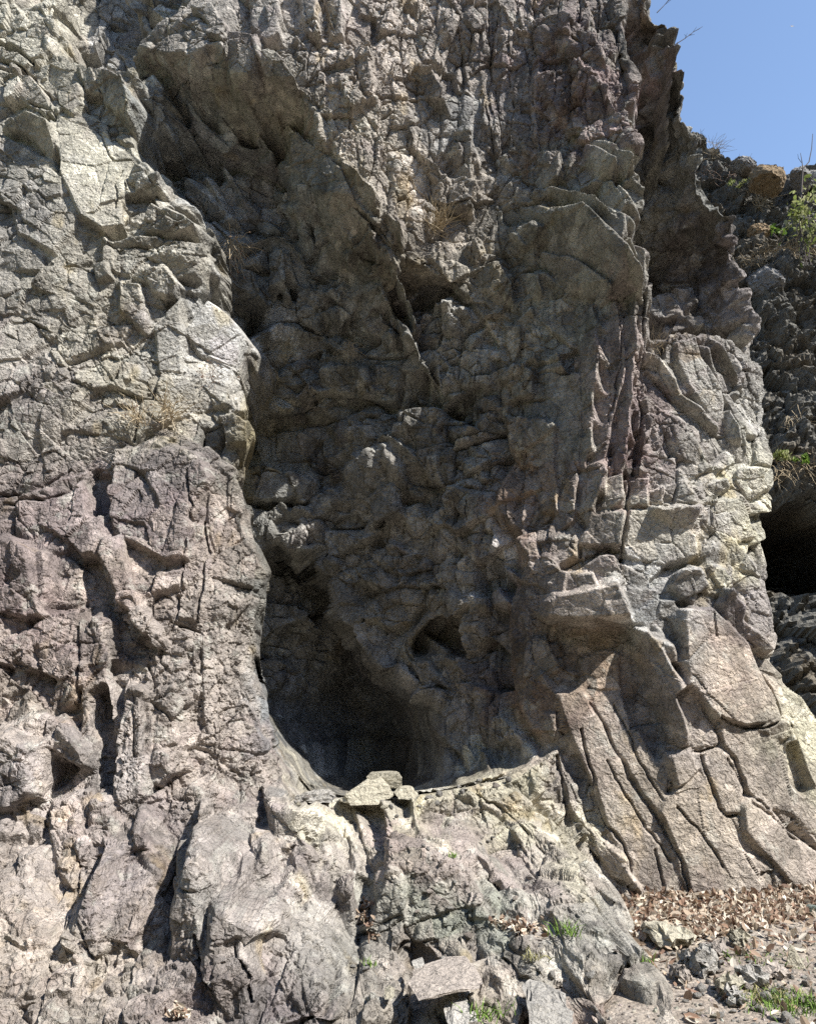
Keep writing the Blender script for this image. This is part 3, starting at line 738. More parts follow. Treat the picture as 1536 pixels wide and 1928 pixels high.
# ---- styles: how the rock breaks and what colour it gets; recess tones include painted shade
#        col row  block column diag crumb rough   r    g    b
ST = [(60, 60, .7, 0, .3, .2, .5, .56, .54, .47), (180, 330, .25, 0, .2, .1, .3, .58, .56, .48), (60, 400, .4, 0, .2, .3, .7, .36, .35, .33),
      (230, 60, .6, .2, 0, .2, .5, .27, .25, .22), (350, 60, .5, 0, 0, .5, .9, .40, .38, .35), (480, 80, .6, .3, 0, .4, .6, .42, .40, .37),
      (600, 60, .4, .7, .0, .4, .7, .42, .39, .36), (700, 120, .3, .6, .0, .9, 1., .44, .40, .36), (640, 260, .3, .5, .2, 1., 1., .45, .42, .37), (760, 300, .4, .7, .2, .9, 1., .42, .39, .35),
      (870, 120, .4, .8, 0, .6, 1., .36, .33, .30), (830, 400, .5, .6, 0, .7, .9, .38, .35, .31), (950, 250, .3, .8, 0, .4, .9, .28, .26, .24), (890, 230, .2, .4, 0, .2, .4, .36, .36, .35),
      (1050, 180, .4, .8, 0, .5, .9, .27, .23, .22), (1140, 200, .4, .8, 0, .7, .9, .29, .235, .225), (1000, 400, .5, .4, 0, .3, .6, .27, .26, .23), (1130, 330, .6, .2, 0, .2, .5, .36, .35, .31),
      (1100, 450, .3, .1, 0, .1, .4, .34, .33, .29), (1050, 600, .4, .5, 0, .2, .5, .30, .30, .27), (1150, 700, .2, .8, 0, .3, .6, .31, .27, .25), (1180, 850, .3, .7, 0, .4, .7, .29, .235, .225),
      (1080, 780, .2, .7, 0, .2, .5, .32, .31, .28), (960, 650, .5, .5, 0, .7, .9, .33, .31, .27), (1240, 780, .4, .3, .5, .4, .6, .31, .27, .26), (1300, 720, .4, .1, .7, .3, .5, .39, .38, .35),
      (1400, 780, .5, .2, .6, .3, .6, .44, .43, .40), (1300, 870, .5, 0, .6, .4, .6, .37, .355, .33), (1400, 900, .5, 0, .2, .1, .4, .46, .45, .39), (1200, 990, .5, 0, .2, .2, .5, .43, .41, .36),
      (1050, 950, .4, .5, 0, .4, .7, .32, .28, .25), (960, 920, .3, .7, 0, .5, .8, .30, .24, .20), (1000, 1080, .5, .2, 0, .4, .6, .40, .36, .33), (1120, 1080, .5, 0, .2, .3, .5, .42, .39, .36), (1340, 1060, .6, 0, .4, .3, .6, .38, .37, .35),
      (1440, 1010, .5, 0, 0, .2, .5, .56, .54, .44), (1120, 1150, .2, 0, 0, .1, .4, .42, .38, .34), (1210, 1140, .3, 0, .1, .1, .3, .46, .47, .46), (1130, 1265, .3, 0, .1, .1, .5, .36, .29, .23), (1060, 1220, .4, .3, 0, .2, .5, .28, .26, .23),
      (1350, 1240, .15, 0, .25, .1, .6, .44, .385, .33), (1420, 1150, .5, 0, .3, .3, .6, .33, .31, .30), (1150, 1400, .15, 0, .4, .1, .5, .42, .375, .33), (1220, 1330, .4, .1, .5, .2, .5, .30, .28, .27), (1300, 1550, .12, 0, .4, .1, .5, .43, .385, .33),
      (1200, 1620, .15, 0, .4, .1, .5, .40, .36, .32), (1400, 1440, .15, 0, .35, .1, .5, .42, .38, .34), (1480, 1600, .2, 0, .4, .1, .6, .40, .36, .32), (1510, 1400, .2, 0, .2, .1, .4, .54, .52, .42), (1060, 1450, .4, 0, .6, .2, .6, .38, .35, .32),
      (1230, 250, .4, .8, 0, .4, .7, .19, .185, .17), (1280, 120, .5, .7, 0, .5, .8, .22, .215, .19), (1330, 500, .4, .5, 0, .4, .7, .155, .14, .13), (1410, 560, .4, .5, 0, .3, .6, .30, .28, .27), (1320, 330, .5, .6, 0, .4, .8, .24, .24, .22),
      (350, 250, .5, 0, .2, .3, .5, .27, .28, .27), (480, 220, .5, .1, .2, .2, .5, .29, .28, .245), (600, 320, .3, .2, .1, .2, .5, .27, .245, .20), (400, 350, .6, 0, .1, .5, .6, .29, .29, .28), (560, 430, .7, 0, 0, .6, .7, .24, .25, .24),  # recess and cave from here: stone tone lowered to deepen their shade
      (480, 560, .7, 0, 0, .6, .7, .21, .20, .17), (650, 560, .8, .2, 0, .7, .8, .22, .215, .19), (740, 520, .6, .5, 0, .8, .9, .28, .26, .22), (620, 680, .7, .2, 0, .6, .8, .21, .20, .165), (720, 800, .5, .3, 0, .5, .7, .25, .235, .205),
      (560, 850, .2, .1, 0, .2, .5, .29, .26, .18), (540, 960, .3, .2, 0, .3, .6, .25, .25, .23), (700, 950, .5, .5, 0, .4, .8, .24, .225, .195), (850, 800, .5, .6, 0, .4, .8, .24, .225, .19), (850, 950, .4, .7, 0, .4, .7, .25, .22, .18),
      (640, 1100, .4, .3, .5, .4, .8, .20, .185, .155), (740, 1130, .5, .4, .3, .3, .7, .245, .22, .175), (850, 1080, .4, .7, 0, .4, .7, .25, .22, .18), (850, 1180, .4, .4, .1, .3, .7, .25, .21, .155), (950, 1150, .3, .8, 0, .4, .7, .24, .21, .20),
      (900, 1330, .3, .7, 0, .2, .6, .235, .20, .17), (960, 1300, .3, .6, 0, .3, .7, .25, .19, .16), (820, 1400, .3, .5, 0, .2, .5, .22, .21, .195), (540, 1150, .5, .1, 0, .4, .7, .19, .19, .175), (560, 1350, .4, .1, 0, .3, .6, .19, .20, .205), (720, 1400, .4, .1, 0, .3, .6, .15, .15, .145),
      (270, 440, .5, 0, 0, 1., 1., .45, .43, .38), (320, 520, .6, 0, 0, .9, .9, .44, .42, .37), (60, 600, .3, 0, .1, 1., 1., .41, .39, .355), (130, 550, .3, 0, .3, .8, .9, .44, .42, .37), (220, 660, .4, 0, .4, .8, .9, .45, .43, .37), (60, 740, .4, .1, 0, 1., 1., .36, .335, .315),
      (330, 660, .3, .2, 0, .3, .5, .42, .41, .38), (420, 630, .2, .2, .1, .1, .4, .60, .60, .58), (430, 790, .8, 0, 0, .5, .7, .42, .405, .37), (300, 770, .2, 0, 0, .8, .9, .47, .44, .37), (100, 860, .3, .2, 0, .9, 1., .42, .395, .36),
      (290, 900, .2, .2, 0, .5, 1., .30, .275, .265), (290, 990, .2, .2, 0, .4, .9, .29, .255, .25), (130, 960, .3, .1, 0, .3, .8, .33, .285, .275), (30, 1050, .4, .2, 0, .3, .8, .29, .25, .24), (430, 1000, .15, .3, 0, .3, .8, .38, .335, .30), (440, 1200, .2, .3, 0, .4, .9, .41, .375, .34),
      (230, 1080, .2, .2, 0, .3, .8, .42, .37, .33), (100, 1200, .2, .1, 0, .2, .7, .40, .345, .32), (180, 1260, .2, .4, 0, .3, .7, .36, .325, .30), (300, 1250, .2, .5, 0, .5, .9, .39, .355, .325), (60, 1320, .4, .1, 0, .2, .7, .40, .36, .32), (30, 1450, .3, .2, 0, .3, .8, .33, .305, .295),
      (240, 1420, .2, .6, 0, .3, .8, .34, .32, .305), (350, 1400, .2, .5, 0, .4, .8, .41, .37, .335), (440, 1420, .2, .3, 0, .4, .9, .42, .38, .345), (160, 1550, .3, .3, 0, .2, .7, .39, .345, .32), (110, 1600, .2, .2, 0, .2, .6, .46, .42, .385), (250, 1650, .2, .3, 0, .4, .9, .34, .31, .30),
      (60, 1750, .2, .3, 0, .3, .8, .41, .365, .325), (180, 1800, .2, .3, 0, .3, .8, .46, .425, .375), (330, 1680, .1, .4, 0, .2, .7, .42, .37, .33), (400, 1620, .1, .2, 0, .1, .6, .34, .33, .31), (460, 1600, .1, .3, 0, .2, .7, .37, .34, .32), (370, 1800, .15, .3, 0, .4, 1., .33, .30, .285),
      (440, 1800, .15, .3, 0, .4, 1., .34, .305, .285), (530, 1850, .2, .3, 0, .4, 1., .29, .27, .26), (560, 1600, .2, .4, 0, .3, .8, .42, .385, .36), (600, 1750, .2, .4, 0, .3, .8, .45, .43, .40), (300, 1900, .3, .2, 0, .4, .8, .42, .385, .35),
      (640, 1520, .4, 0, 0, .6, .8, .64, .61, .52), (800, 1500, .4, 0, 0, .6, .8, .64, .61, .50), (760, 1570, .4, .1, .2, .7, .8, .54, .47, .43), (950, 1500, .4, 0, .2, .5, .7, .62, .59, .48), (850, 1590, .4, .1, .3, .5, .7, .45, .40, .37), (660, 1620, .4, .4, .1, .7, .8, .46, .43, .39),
      (1040, 1560, .4, 0, .4, .4, .6, .57, .54, .45), (960, 1640, .4, 0, .3, .4, .6, .43, .385, .36), (800, 1700, .2, 0, .2, .3, .8, .41, .42, .365), (880, 1720, .2, 0, .2, .3, .8, .42, .435, .38), (700, 1760, .3, .2, .1, .4, .8, .38, .37, .34), (800, 1790, .3, .1, .1, .3, .7, .45, .40, .36),
      (1100, 1730, .3, 0, .3, .4, .8, .47, .46, .42), (1160, 1780, .3, 0, .2, .3, .7, .46, .44, .39), (1000, 1780, .4, 0, .4, .5, .8, .45, .43, .39), (1000, 1860, .4, .1, .3, .5, .7, .47, .42, .37), (1150, 1900, .3, 0, .4, .3, .7, .49, .42, .37), (700, 1880, .5, .2, .1, .5, .8, .42, .39, .35), (880, 1890, .4, 0, .2, .4, .7, .46, .42, .36),
      (1210, 1830, .3, 0, .3, .3, .7, .49, .46, .41), (-300, 900, .4, .1, 0, .5, .8, .38, .35, .32), (-300, 1500, .3, .3, 0, .3, .8, .38, .34, .31), (-300, 200, .5, 0, .2, .3, .6, .42, .40, .36), (900, -150, .4, .6, 0, .6, .9, .38, .35, .32)]
ST = np.array(ST)
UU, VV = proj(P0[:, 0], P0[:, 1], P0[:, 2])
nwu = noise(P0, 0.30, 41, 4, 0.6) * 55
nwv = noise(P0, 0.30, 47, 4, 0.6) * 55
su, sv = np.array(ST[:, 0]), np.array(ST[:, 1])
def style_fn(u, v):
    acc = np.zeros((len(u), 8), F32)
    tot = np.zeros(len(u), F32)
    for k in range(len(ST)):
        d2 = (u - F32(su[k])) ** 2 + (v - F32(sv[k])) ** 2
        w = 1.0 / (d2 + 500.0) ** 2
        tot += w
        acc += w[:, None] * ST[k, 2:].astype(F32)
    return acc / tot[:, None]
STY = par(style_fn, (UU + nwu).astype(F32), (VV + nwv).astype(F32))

# ---- relief: displacement along the smoothed surface normal
def grid_normals(P, r):
    G = P.reshape(NZ, NX, 3)
    if r:
        G = boxblur(boxblur(G, r, 0, 2), r, 1, 2)
    dz_, dx_ = np.gradient(G, axis=0), np.gradient(G, axis=1)
    N = np.cross(dz_, dx_)
    N /= np.linalg.norm(N, axis=2, keepdims=True) + 1e-9
    N = N.reshape(-1, 3).astype(F32)
    N[N[:, 1] > 0.2] *= 1.0
    return N
P1 = np.stack([X, H, Z], 1).astype(F32)
# the recess runs in behind the pillar: undercut its inner side
P1[:, 0] -= undercut(X, H, Z)
N1 = grid_normals(P1, 6)
if N1[:, 1].mean() > 0:
    N1 = -N1
# straight breaks: only a slow domain warp
wv = np.stack([noise(P1, 0.5, 61 + 7 * k, 1) for k in range(3)], 1) * 0.05 + np.stack([noise(P1, 0.10, 65 + 7 * k, 2) for k in range(3)], 1) * 0.006
Q = (P1 + wv).astype(F32)
iso, col_, dia, crm, rgh = [STY[:, k] for k in range(5)]
iso = iso * np.where(MID == 0, 1.5, np.where(MID == 4, 1.25, np.where(MID == 5, 1.6, 1.1)))
col_ = col_ * np.where(MID == 4, 1.3, 1.0)
crm = crm * np.where(MID >= 4, 1.25, 1.0)
big = 0.12 + 0.88 * SMO
brk = sstep(-0.25, 0.35, noise(P1, 0.55, 68, 2))            # more and less broken places
D = np.zeros(len(X), F32)
# sample spacing on the sheet: relief finer than the local spacing fades out instead of aliasing
G1 = P1.reshape(NZ, NX, 3)
lt = np.linalg.norm(np.gradient(G1, axis=0), axis=2)
ls = np.linalg.norm(np.gradient(G1, axis=1), axis=2)
spc = boxblur(boxblur(np.maximum(lt, ls).astype(F32), 2, 0, 1), 2, 1, 1).ravel()
w7 = 1 - sstep(.010, .016, spc)
w6 = 1 - sstep(.016, .028, spc)
w2 = 1 - sstep(.035, .065, spc)
lm1 = sstep(0.0, 0.35, noise(P1, 0.35, 91, 2))
lm2 = sstep(0.0, 0.35, noise(P1, 0.22, 92, 2))
f1, e1, h1 = facets(Q, (.50, .50, .42), 5)
D += 0.10 * (0.25 + iso) * big * f1
D -= 0.06 * np.exp(-(e1 / 0.028) ** 2) * lm1 * np.clip(1.3 * big - .15, 0, 1)
f2, e2, h2 = facets(rot_xz(Q + 3.1, 20), (.21, .21, .18), 6)
D += w2 * 0.056 * (iso + 0.30 * crm) * big * f2 * (0.45 + 0.55 * brk)
D -= w6 * 0.040 * np.exp(-(e2 / 0.05) ** 2) * lm2 * (0.15 + iso) * big
Rc = rot_xz(Q, 4)
f3, e3, h3 = facets(Rc + 7.7, (.22, .34, .95), 8)
D += 0.075 * col_ * big * f3
D -= 0.045 * col_ * np.exp(-(e3 / 0.035) ** 2) * (hf(h3, 3) > 0.4) * (0.2 + 0.8 * big)
f4, e4, h4 = facets(Rc + 1.3, (.10, .14, .33), 9)
D += w6 * 0.036 * col_ * big * f4
Rd = rot_xz(Q, -33)
f5, e5, h5 = facets(Rd + 5.5, (.17, .3, .66), 12)
D += 0.040 * dia * big * f5
D -= 0.030 * dia * np.exp(-(e5 / 0.035) ** 2) * (hf(h5, 3) > 0.5) * np.clip(1.3 * big - .15, 0, 1)
f6, e6, h6 = facets(rot_xz(Q + 9.1, -25), (.095, .095, .080), 14)
D += w6 * 0.024 * (0.75 * crm + 0.30 * iso + 0.06) * (0.2 + 0.8 * brk) * (0.3 + 0.7 * SMO) * f6
f7, e7, h7 = facets(rot_xz(Q + 4.4, 40), (.042, .042, .036), 15)
D += w7 * 0.010 * (0.8 * crm + 0.12 + 0.15 * rgh) * (0.25 + 0.75 * (1 - brk * 0.5)) * f7
nb = noise(P1, 0.7, 71, 2)
nf = noise(P1, 0.030, 73, 2, 0.6)
D += 0.045 * nb * big + w7 * 0.0035 * nf * (0.3 + rgh)
D *= np.where(MID == 0, 1.35 * (1 - .8 * sstep(9.3, 9.9, H) * (Z < 2.2)), 1.0)
D += np.where(MID == 0, .05 * f1 + .03 * f2 * brk, 0)
D += np.where(MID >= 4, .020 * f2 * (.3 + .7 * brk) * w2 + .014 * f6 * w6, 0) * (1 - sstep(1.8, 3.0, Z))
flr = sstep(.70, .90, N1[:, 2]) * (MID == 5) * (X < 1.15) * (H > 6.4)      # floor of the ledge: nearly level, dips towards the cave
flr = boxblur(boxblur(flr.reshape(NZ, NX).astype(F32), 10, 1, 2), 2, 0, 1).ravel()
D *= 1 - .85 * flr
# where the sheet is stretched (steep roofs and sides) keep the relief no finer than the sheet can carry
rat = boxblur(np.log(lt / (ls + 1e-6) + 1e-6).astype(F32), 3, 0, 1)
D2 = D.reshape(NZ, NX)
Ds = boxblur(D2, 7, 1, 2)
Dt = boxblur(D2, 7, 0, 2)
ms = sstep(1.15, 1.9, rat)
mt = sstep(1.15, 1.9, -rat)
D = (D2 * (1 - ms) * (1 - mt) + Ds * ms + Dt * mt * (1 - ms)).ravel().astype(F32)
D2 = np.where((MID == 2).reshape(NZ, NX), D2 + (.05 * f1 + .03 * f2 + .015 * f6).reshape(NZ, NX), D2).astype(F32)
Dm = boxblur(boxblur(D2, 1, 0, 1), 1, 1, 1).ravel() * .9
D = np.where(MID == 2, Dm, D)
Gs = boxblur(G1, 7, 1, 2)
P1 = (G1 * (1 - ms[..., None]) + Gs * ms[..., None])
cm = (sstep(8.0, 8.4, H) * (1 - sstep(1.25, 1.7, Z)) * (1 - sstep(.3, .6, X)) * sstep(-1.05, -.7, X)).reshape(NZ, NX, 1)      # foot of the cave's back wall
P1 = (P1 * (1 - cm) + boxblur(boxblur(P1.astype(F32), 14, 1, 2), 4, 0, 1) * cm).reshape(-1, 3).astype(F32)
D *= 1 - .8 * cm.ravel()
P2 = P1 + N1 * D[:, None]
P2[:, 2] -= flr * np.clip(.16 * (H - 6.6), 0, .6)

# steps caught between two rows or columns: even out the teeth along the step
for _ in range(1):
    G2 = P2.reshape(NZ, NX, 3)
    a = np.linalg.norm(np.diff(G2, axis=0), axis=2)
    a = np.maximum(np.pad(a, ((0, 1), (0, 0))), np.pad(a, ((1, 0), (0, 0))))
    b = np.linalg.norm(np.diff(G2, axis=1), axis=2)
    b = np.maximum(np.pad(b, ((0, 0), (0, 1))), np.pad(b, ((0, 0), (1, 0))))
    wa = boxblur(sstep(.028, .050, a).astype(F32), 1, 1, 1)[..., None]
    wb = boxblur(sstep(.030, .055, b).astype(F32), 1, 0, 1)[..., None] * (1 - wa)
    G2 = G2 * (1 - wa - wb) + boxblur(G2, 1, 1, 2) * wa + boxblur(G2, 1, 0, 2) * wb
    P2 = G2.reshape(-1, 3).astype(F32)

# foot of the cave's back wall: no finer than the sheet carries there
G2 = P2.reshape(NZ, NX, 3)
cf = cm * (sstep(7.6, 8.2, G2[..., 1:2]))
P2 = (G2 * (1 - cf) + boxblur(G2, 16, 1, 2) * cf).reshape(-1, 3).astype(F32)

# ---- stone colour
# each broken block keeps one colour: look the style up at the block's centre, then grade a little
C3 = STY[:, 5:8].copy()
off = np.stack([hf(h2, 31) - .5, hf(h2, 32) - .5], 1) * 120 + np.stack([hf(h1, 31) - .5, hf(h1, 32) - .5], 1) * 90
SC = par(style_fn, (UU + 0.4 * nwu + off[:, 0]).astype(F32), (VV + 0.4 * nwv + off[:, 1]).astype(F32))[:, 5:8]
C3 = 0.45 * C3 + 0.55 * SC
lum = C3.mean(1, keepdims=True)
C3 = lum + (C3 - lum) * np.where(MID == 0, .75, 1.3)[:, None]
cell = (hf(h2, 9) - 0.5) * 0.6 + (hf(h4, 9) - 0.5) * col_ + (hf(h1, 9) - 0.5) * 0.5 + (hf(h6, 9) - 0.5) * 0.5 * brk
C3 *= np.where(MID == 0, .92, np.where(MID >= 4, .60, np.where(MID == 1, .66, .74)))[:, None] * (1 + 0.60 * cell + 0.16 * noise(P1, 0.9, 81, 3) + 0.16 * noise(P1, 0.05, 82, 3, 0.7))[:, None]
pur = (sstep(0.05, 0.5, noise(P1, 0.55, 83, 4, 0.6)) * (hf(h2, 13) > 0.3))[:, None]
C3 = C3 * (1 - pur * np.array([0.12, 0.155, 0.13]))
och = (sstep(0.2, 0.6, noise(P1 * np.array([1, 1, .45], F32), 0.30, 84, 4, 0.6)) * (hf(h2, 14) > 0.4))[:, None]
C3 = C3 * (1 + och * np.array([0.08, 0.0, -0.18]))
# dark water stains running down, pale lichen and fresh breaks
stn = sstep(0.15, 0.55, noise(P1 * np.array([1, 1, .22], F32), 0.22, 86, 4, 0.6))[:, None]
C3 = C3 * (1 - 0.34 * stn)
lic = sstep(0.22, 0.42, noise(P1, 0.16, 85, 5, 0.75))[:, None] * (0.25 + 0.75 * rgh[:, None])
C3 = C3 * (1 - 0.45 * lic) + 0.45 * lic * np.array([0.42, 0.42, 0.37])
frs = ((hf(h6, 17) > 0.90) | (hf(h2, 17) > 0.93))[:, None]
C3 = np.where(frs, C3 * 1.35, C3)
C3 = np.where((MID == 0)[:, None], C3 * np.array([.98, 1.0, 1.02]), C3 * np.array([.995, .99, .995]))
C3 = np.clip(C3, 0.03, 0.70).astype(F32)

# ---- mesh parts
mass_names = ['recess_wall'] + [L['name'] for L in LAYERS]
def new_mesh(name, co, quads, mat, colors=None, smooth=True):
    me = bpy.data.meshes.new(name)
    nv, nf_ = len(co), len(quads)
    k = quads.shape[1]
    me.vertices.add(nv)
    me.vertices.foreach_set('co', np.ascontiguousarray(co, dtype=F32).ravel())
    me.loops.add(nf_ * k)
    me.loops.foreach_set('vertex_index', np.ascontiguousarray(quads, dtype=np.int32).ravel())
    me.polygons.add(nf_)
    me.polygons.foreach_set('loop_start', np.arange(0, nf_ * k, k, dtype=np.int32))
    if colors is not None:
        ca = me.color_attributes.new('stone', 'FLOAT_COLOR', 'POINT')
        ca.data.foreach_set('color', np.c_[colors, np.ones(len(colors))].astype(F32).ravel())
    me.update(calc_edges=True)
    me.polygons.foreach_set('use_smooth', np.full(nf_, smooth, bool))
    me.materials.append(mat)
    return me
def link(name, data, parent=None, loc=None):
    o = bpy.data.objects.new(name, data)
    COL.objects.link(o)
    if parent is not None:
        o.parent = parent
    if loc is not None:
        o.location = loc
    return o
def tag(o, label=None, cat=None, group=None, kind=None):
    if label: o['label'] = label
    if cat: o['category'] = cat
    if group: o['group'] = group
    if kind: o['kind'] = kind
    return o
# ------------------------------------------------------------------ materials
def mk(name):
    m = bpy.data.materials.new(name)
    m.use_nodes = True
    nt = m.node_tree
    bs = nt.nodes['Principled BSDF']
    bs.inputs['Specular IOR Level'].default_value = 0.25
    return m, nt, bs
def nd(nt, t, **kw):
    n = nt.nodes.new(t)
    for k, v in kw.items():
        if k in n.inputs:
            n.inputs[k].default_value = v
        else:
            setattr(n, k, v)
    return n
def mixc(nt, a, b, fac, mode='MULTIPLY'):
    n = nt.nodes.new('ShaderNodeMix')
    n.data_type = 'RGBA'
    n.blend_type = mode
    L = nt.links
    for sock, val in ((n.inputs[0], fac), (n.inputs[6], a), (n.inputs[7], b)):
        if hasattr(val, 'is_output'):
            L.new(val, sock)
        else:
            sock.default_value = val
    return n.outputs[2]
def ramp(nt, src, stops):
    r = nt.nodes.new('ShaderNodeValToRGB')
    el = r.color_ramp.elements
    while len(el) < len(stops):
        el.new(0.5)
    for e, (p, c) in zip(el, stops):
        e.position = p
        e.color = c if len(c) == 4 else (*c, 1)
    nt.links.new(src, r.inputs[0])
    return r.outputs['Color']

def stone_material(name, src=None, rgb=(.4, .38, .34), scale=1.0, bump=1.0, var=1.0):
    """rock: colour from the mesh's stone attribute (or rgb), mineral grain, hairline cracks as relief"""
    m, nt, bs = mk(name)
    L = nt.links
    tc = nd(nt, 'ShaderNodeTexCoord')
    co = tc.outputs['Object']
    if src:
        at_ = nd(nt, 'ShaderNodeAttribute', attribute_name=src)
        base = at_.outputs['Color']
    else:
        oi = nd(nt, 'ShaderNodeObjectInfo')
        base = ramp(nt, oi.outputs['Random'], [(0, tuple(c * 0.78 for c in rgb)), (.5, rgb), (1, tuple(min(.8, c * 1.18) for c in rgb))])
    g = nd(nt, 'ShaderNodeTexNoise', Scale=170 * scale, Detail=6, Roughness=.7)
    L.new(co, g.inputs['Vector'])
    grain = ramp(nt, g.outputs['Fac'], [(.3, (.45, .44, .44)), (.48, (1, 1, 1)), (.7, (1.45, 1.43, 1.38))])
    c = mixc(nt, base, grain, .8 * var)
    g2 = nd(nt, 'ShaderNodeTexNoise', Scale=30 * scale, Detail=9, Roughness=.78, Distortion=.3)
    L.new(co, g2.inputs['Vector'])
    blot = ramp(nt, g2.outputs['Fac'], [(.32, (.55, .53, .52)), (.5, (1, 1, 1)), (.68, (1.3, 1.28, 1.22))])
    c = mixc(nt, c, blot, .85 * var)
    L.new(c, bs.inputs['Base Color'])
    bs.inputs['Roughness'].default_value = .92
    # relief
    vo = nd(nt, 'ShaderNodeTexVoronoi', feature='DISTANCE_TO_EDGE', Scale=7.5 * scale)
    wz = nd(nt, 'ShaderNodeTexNoise', Scale=9 * scale, Detail=4, Roughness=.6)
    L.new(co, wz.inputs['Vector'])
    ad = nd(nt, 'ShaderNodeVectorMath', operation='MULTIPLY_ADD')
    L.new(wz.outputs['Color'], ad.inputs[0])
    ad.inputs[1].default_value = (.16 / scale,) * 3
    L.new(co, ad.inputs[2])
    L.new(ad.outputs[0], vo.inputs['Vector'])
    cr = nd(nt, 'ShaderNodeMapRange')
    cr.inputs['From Max'].default_value = .035
    L.new(vo.outputs['Distance'], cr.inputs['Value'])
    b1 = nd(nt, 'ShaderNodeBump', Strength=.7 * bump, Distance=.016 / scale)
    L.new(cr.outputs[0], b1.inputs['Height'])
    vf = nd(nt, 'ShaderNodeTexVoronoi', feature='F1', distance='CHEBYCHEV', Scale=20 * scale)
    L.new(ad.outputs[0], vf.inputs['Vector'])
    b0 = nd(nt, 'ShaderNodeBump', Strength=.85 * bump, Distance=.03 / scale)
    L.new(vf.outputs['Distance'], b0.inputs['Height'])
    L.new(b1.outputs[0], b0.inputs['Normal'])
    b1 = b0
    b2 = nd(nt, 'ShaderNodeBump', Strength=.6 * bump, Distance=.013 / scale)
    L.new(g2.outputs['Fac'], b2.inputs['Height'])
    L.new(b1.outputs[0], b2.inputs['Normal'])
    b3 = nd(nt, 'ShaderNodeBump', Strength=.65 * bump, Distance=.005 / scale)
    L.new(g.outputs['Fac'], b3.inputs['Height'])
    L.new(b2.outputs[0], b3.inputs['Normal'])
    L.new(b3.outputs[0], bs.inputs['Normal'])
    return m
M_CLIFF = stone_material('cliff_rock', src='stone')

# ------------------------------------------------------------------ cliff objects
idx = np.arange(NZ * NX).reshape(NZ, NX)
quads = np.stack([idx[:-1, :-1], idx[:-1, 1:], idx[1:, 1:], idx[1:, :-1]], -1).reshape(-1, 4)
d02 = ((P2[quads[:, 0]] - P2[quads[:, 2]]) ** 2).sum(1)
d13 = ((P2[quads[:, 1]] - P2[quads[:, 3]]) ** 2).sum(1)
sw = d13 < d02
quads[sw] = np.roll(quads[sw], -1, axis=1)            # split every quad along its shorter diagonal
fp = PART[quads[:, 0]]
fm = MID[quads[:, 0]]
# leave out what lies deep below the ground or far behind everything
ctr = P2[quads[:, 0]]
cu = proj(ctr[:, 0], ctr[:, 1], ctr[:, 2])[0]
keep = (ctr[:, 2] > -0.45) & ~((fm == 0) & ((cu > 1330) | (ctr[:, 1] > 12.6) | ((cu > 1225) & (ctr[:, 1] > 10.2))))
quads, fp, fm = quads[keep], fp[keep], fm[keep]
cnt = np.bincount(fp[fp >= 0], minlength=len(BLW))
key = np.where((fp >= 0) & (cnt[np.clip(fp, 0, None)] > 60), 100 + fp, fm)
cliff = link('cliff', None)
tag(cliff, 'tall weathered grey and purple rock cliff with a deep shaded recess and cave', 'cliff', kind='structure')
order = np.argsort(key, kind='stable')
ks, st_ = np.unique(key[order], return_index=True)
st_ = np.append(st_, len(order))
for n, kk in enumerate(ks):
    q = quads[order[st_[n]:st_[n + 1]]]
    vs, inv = np.unique(q, return_inverse=True)
    nm_ = mass_names[kk] if kk < 100 else BLW[kk - 100][5]
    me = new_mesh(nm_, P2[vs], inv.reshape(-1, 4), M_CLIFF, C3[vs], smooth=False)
    link(nm_, me, cliff)
# floor of the ledge running back into the cave, strewn with grit
lx = np.arange(-2.6, 1.15, .0125, dtype=F32)
ly = np.concatenate([np.arange(6.35, 8.2, .0125), np.arange(8.2, 11.9, .04)]).astype(F32)
LX, LY = np.meshgrid(lx, ly)
lp = np.stack([LX.ravel(), LY.ravel(), 0 * LX.ravel()], 1).astype(F32)
lip = np.interp(lp[:, 0], [-2.6, -1.2, -.5, 0, .45, .8, 1.1, 1.45], [6.5, 6.5, 6.58, 6.62, 6.72, 6.82, 6.98, 7.1])
lz0 = np.interp(lp[:, 0], [-2.6, -1.2, -.5, 0, .45, .8, 1.1, 1.45], [.72, .72, .73, .76, .80, .86, .97, 1.0])
fl1, _, lh1 = facets(lp + 3.3, (.11, .11, .11), 401, 1.1)
fl2, _, lh2 = facets(lp + 6.3, (.045, .045, .045), 402, 1.2)
lz = lz0 + 0.05 - 0.15 * (lp[:, 1] - lip) + .03 * noise(lp, .4, 403, 3) + .016 * fl1 + .008 * fl2 + .006 * noise(lp, .03, 404, 2)
lp[:, 2] = lz
lc = np.array([.35, .335, .29], F32) * (1 + .3 * (hf(lh1, 3) - .5) + .3 * (hf(lh2, 3) - .5) + .15 * noise(lp, .2, 405, 3))[:, None]
li = np.arange(len(lp)).reshape(LX.shape)
lq = np.stack([li[:-1, :-1], li[:-1, 1:], li[1:, 1:], li[1:, :-1]], -1).reshape(-1, 4)
lq = lq[(lp[lq[:, 0], 1] > lip[lq[:, 0]] + .10 + .05 * noise(lp, .15, 406, 2)[lq[:, 0]])]
link('ledge_floor', new_mesh('ledge_floor', lp, lq, M_CLIFF, np.clip(lc, .05, .7)), cliff)

